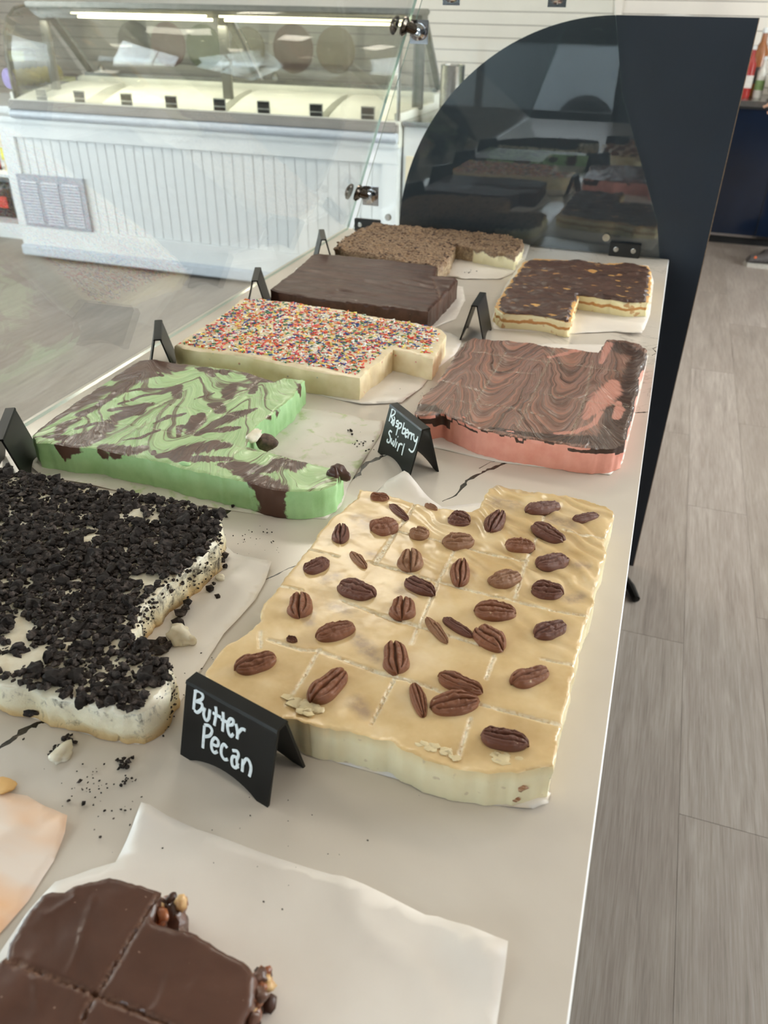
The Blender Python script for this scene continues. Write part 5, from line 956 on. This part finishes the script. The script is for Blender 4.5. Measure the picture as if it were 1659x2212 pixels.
# ================================================================== signs
SW, SD, SH = .09, .046, .066
def sign(near, dirv, label, wid=SW):
    """folded tent sign; near = ridge end nearest the camera (world xy), dirv = ridge direction"""
    d = np.array([*dirv, 0.])/np.linalg.norm(dirv); n_ = np.array([-d[1], d[0], 0]); c0 = np.array([near[0], near[1], CT]); t = thing('tent_sign', label, 'sign', tuple(c0+d*wid/2), 'folded black tent signs by the fudge')
    def face(s):
        a0 = n_*s*SD/2; a1 = n_*s*.0055; th = n_*s*-.0024; pts = [a1+np.array([0, 0, SH]), a1+d*wid+np.array([0, 0, SH]), a0+d*wid, a0+d*wid*.88]
        pts += [a0+(a1-a0)*(.13*math.sin(PI*u)**.8)+np.array([0, 0, SH*.13*math.sin(PI*u)**.8])+d*wid*(.88-.76*u) for u in np.linspace(0, 1, 12)[1:-1]]+[a0+d*wid*.12, a0]
        return [c0+p for p in pts], th
    for s in (1, -1):
        pl_, th = face(s); MB().prism(pl_, tuple(th)).build('sign_face', M['black'], t)
    tp = [c0+n_*.0068+np.array([0, 0, SH-.0016]), c0-n_*.0068+np.array([0, 0, SH-.0016]), c0-n_*.0056+np.array([0, 0, SH+.0008]), c0+n_*.0056+np.array([0, 0, SH+.0008])]
    MB().prism(tp, tuple(d*wid)).build('folded_ridge', M['black'], t); return t, c0, d, n_
def write(t, c0, d, n_, s, strokes_, sc, ox, oy, w):
    """pen strokes traced on the sign face, laid on it as raised ink"""
    a0 = c0+n_*s*SD/2; a1 = c0+n_*s*.0055+np.array([0, 0, SH]); nf = np.cross(d, a1-a0); nf /= np.linalg.norm(nf); nf *= np.sign(np.dot(nf, n_*s)); m_ = MB()
    for st_ in strokes_:
        pts = []
        for (x, y) in st_:
            px, py = x/sc+ox, y/sc+oy; ray = Rv*(px-829.5)/FPX+Uv*(1106.-py)/FPX+Fv; tt = np.dot(a0-CAM, nf)/np.dot(ray, nf); pts.append(Vector(CAM+ray*tt+nf*.0003))
        P_ = []
        for i in range(len(pts)-1):
            p0, p1, p2, p3 = pts[max(i-1, 0)], pts[i], pts[i+1], pts[min(i+2, len(pts)-1)]
            for u in (0, .25, .5, .75): P_.append(.5*((2*p1)+(p2-p0)*u+(2*p0-5*p1+4*p2-p3)*u*u+(3*p1-p0-3*p2+p3)*u**3))
        P_.append(pts[-1]); P_ = [p for i, p in enumerate(P_) if i == 0 or (p-P_[i-1]).length > 1e-5]
        m_.tube(P_, w, 8)
    v = np.array(m_.v); off = (v-(a0+nf*.0003))@nf; m_.v = [tuple(q) for q in v-np.outer(off, nf)*.72]
    m_.build('lettering', M['ink'], t, smooth=True, label='white hand lettering')
A, B_, C_ = P(390, 1630, z=CT), P(578, 1745, z=CT), P(660, 1655, z=CT); mid = (B_+C_)/2; dv = (A-B_)[:2]
t, c0, d, n_ = sign(mid[:2], dv, 'black tent sign hand lettered Butter Pecan beside the pecan fudge')
s = 1 if np.dot((B_-C_)[:2], n_[:2]) > 0 else -1
BP = [[(235, 300), (215, 510)], [(225, 295), (280, 290), (325, 340), (310, 390), (240, 415)], [(250, 415), (310, 440), (312, 500), (260, 545), (225, 520)], [(350, 490), (335, 560), (350, 620), (375, 640), (400, 600), (410, 510)], [(410, 510), (398, 620)], [(478, 475), (485, 560), (462, 700)], [(445, 550), (540, 605)], [(568, 540), (570, 640), (560, 770)], [(540, 625), (650, 680)], [(625, 695), (680, 690), (690, 640), (650, 625), (620, 690), (630, 780), (660, 830), (690, 800)], [(720, 680), (740, 780), (735, 860)], [(740, 800), (790, 745), (835, 760)],
      [(345, 705), (325, 970)], [(345, 695), (400, 705), (435, 760), (410, 820), (350, 835)], [(440, 925), (500, 945), (510, 890), (470, 850), (435, 890), (430, 970), (460, 1025), (500, 1010)], [(615, 970), (580, 925), (550, 960), (545, 1040), (580, 1105), (625, 1105)], [(680, 1000), (735, 1010), (750, 1060), (730, 1120), (745, 1210)], [(740, 1090), (690, 1070), (670, 1110), (680, 1180), (720, 1205), (745, 1150)], [(805, 1105), (800, 1180), (795, 1250)], [(800, 1170), (845, 1100), (885, 1140), (900, 1220), (880, 1310)]]
write(t, c0, d, n_, s, BP, 5.53, 380, 1440, .00145)
A, B_, C_ = P(816, 975, z=CT), P(882, 1035, z=CT), P(948, 1020, z=CT); mid = (B_+C_)/2; dv = (A-B_)[:2]
t, c0, d, n_ = sign(mid[:2], dv, 'black tent sign hand lettered Raspberry Swirl beside the raspberry fudge', .083)
s = 1 if np.dot((B_-C_)[:2], n_[:2]) > 0 else -1
RS = [[(460, 350), (430, 470), (400, 585)], [(450, 345), (500, 335), (530, 385), (510, 440), (440, 480)], [(450, 480), (470, 560), (440, 620)], [(505, 490), (520, 540), (500, 600), (490, 660)], [(525, 560), (480, 570), (465, 640), (490, 670), (520, 600)], [(600, 580), (560, 580), (560, 630), (590, 660), (570, 695), (535, 690)], [(610, 600), (590, 700), (545, 880)], [(610, 620), (660, 640), (650, 710), (600, 740)], [(720, 615), (690, 740), (670, 830)], [(690, 750), (740, 740), (745, 800), (710, 850), (665, 825)], [(745, 830), (800, 820), (790, 765), (755, 790), (740, 860), (750, 920), (780, 900)], [(820, 800), (810, 880), (795, 945)], [(810, 870), (850, 830), (870, 860)], [(880, 830), (870, 900), (860, 980)], [(870, 900), (905, 860), (930, 880)], [(925, 890), (920, 960), (950, 1010), (985, 960)], [(1005, 905), (975, 1040), (920, 1200), (870, 1230), (815, 1170)],
      [(455, 820), (425, 785), (395, 830), (420, 900), (425, 980), (395, 1035), (355, 1010), (370, 960)], [(450, 940), (445, 1030), (465, 1060), (495, 1000)], [(495, 990), (480, 1080), (500, 1100), (530, 1020), (545, 950)], [(570, 1020), (550, 1080), (530, 1140)], [(582, 908), (590, 916)], [(610, 1050), (595, 1130), (570, 1215)], [(600, 1120), (640, 1060), (680, 1085)], [(725, 1055), (700, 1150), (665, 1300)]]
write(t, c0, d, n_, s, RS, 9.76, 800, 850, .00125)
for near, far, lab in [((340, 734), (342, 692), 'black tent sign facing the glass, left of the sprinkle fudge'), ((550, 607), (557, 578), 'black tent sign facing the glass, left of the dark chocolate fudge'), ((699, 518), (694.5, 496), 'small farthest tent sign, left of the toffee crumb fudge'), ((1025, 661), (1043, 632), 'black tent sign between the dark chocolate and peanut butter fudge')]:
    a, b = P(*near, z=CT+SH)[:2], P(*far, z=CT+SH)[:2]; sign(a, b-a, lab, np.linalg.norm(b-a))
a = P(22, 882, z=CT+SH)[:2]; dd_ = np.array([-.048, .078]); dd_ /= np.linalg.norm(dd_); sign(a-dd_*.09, dd_, 'large black tent sign cropped by the left edge beside the mint fudge')
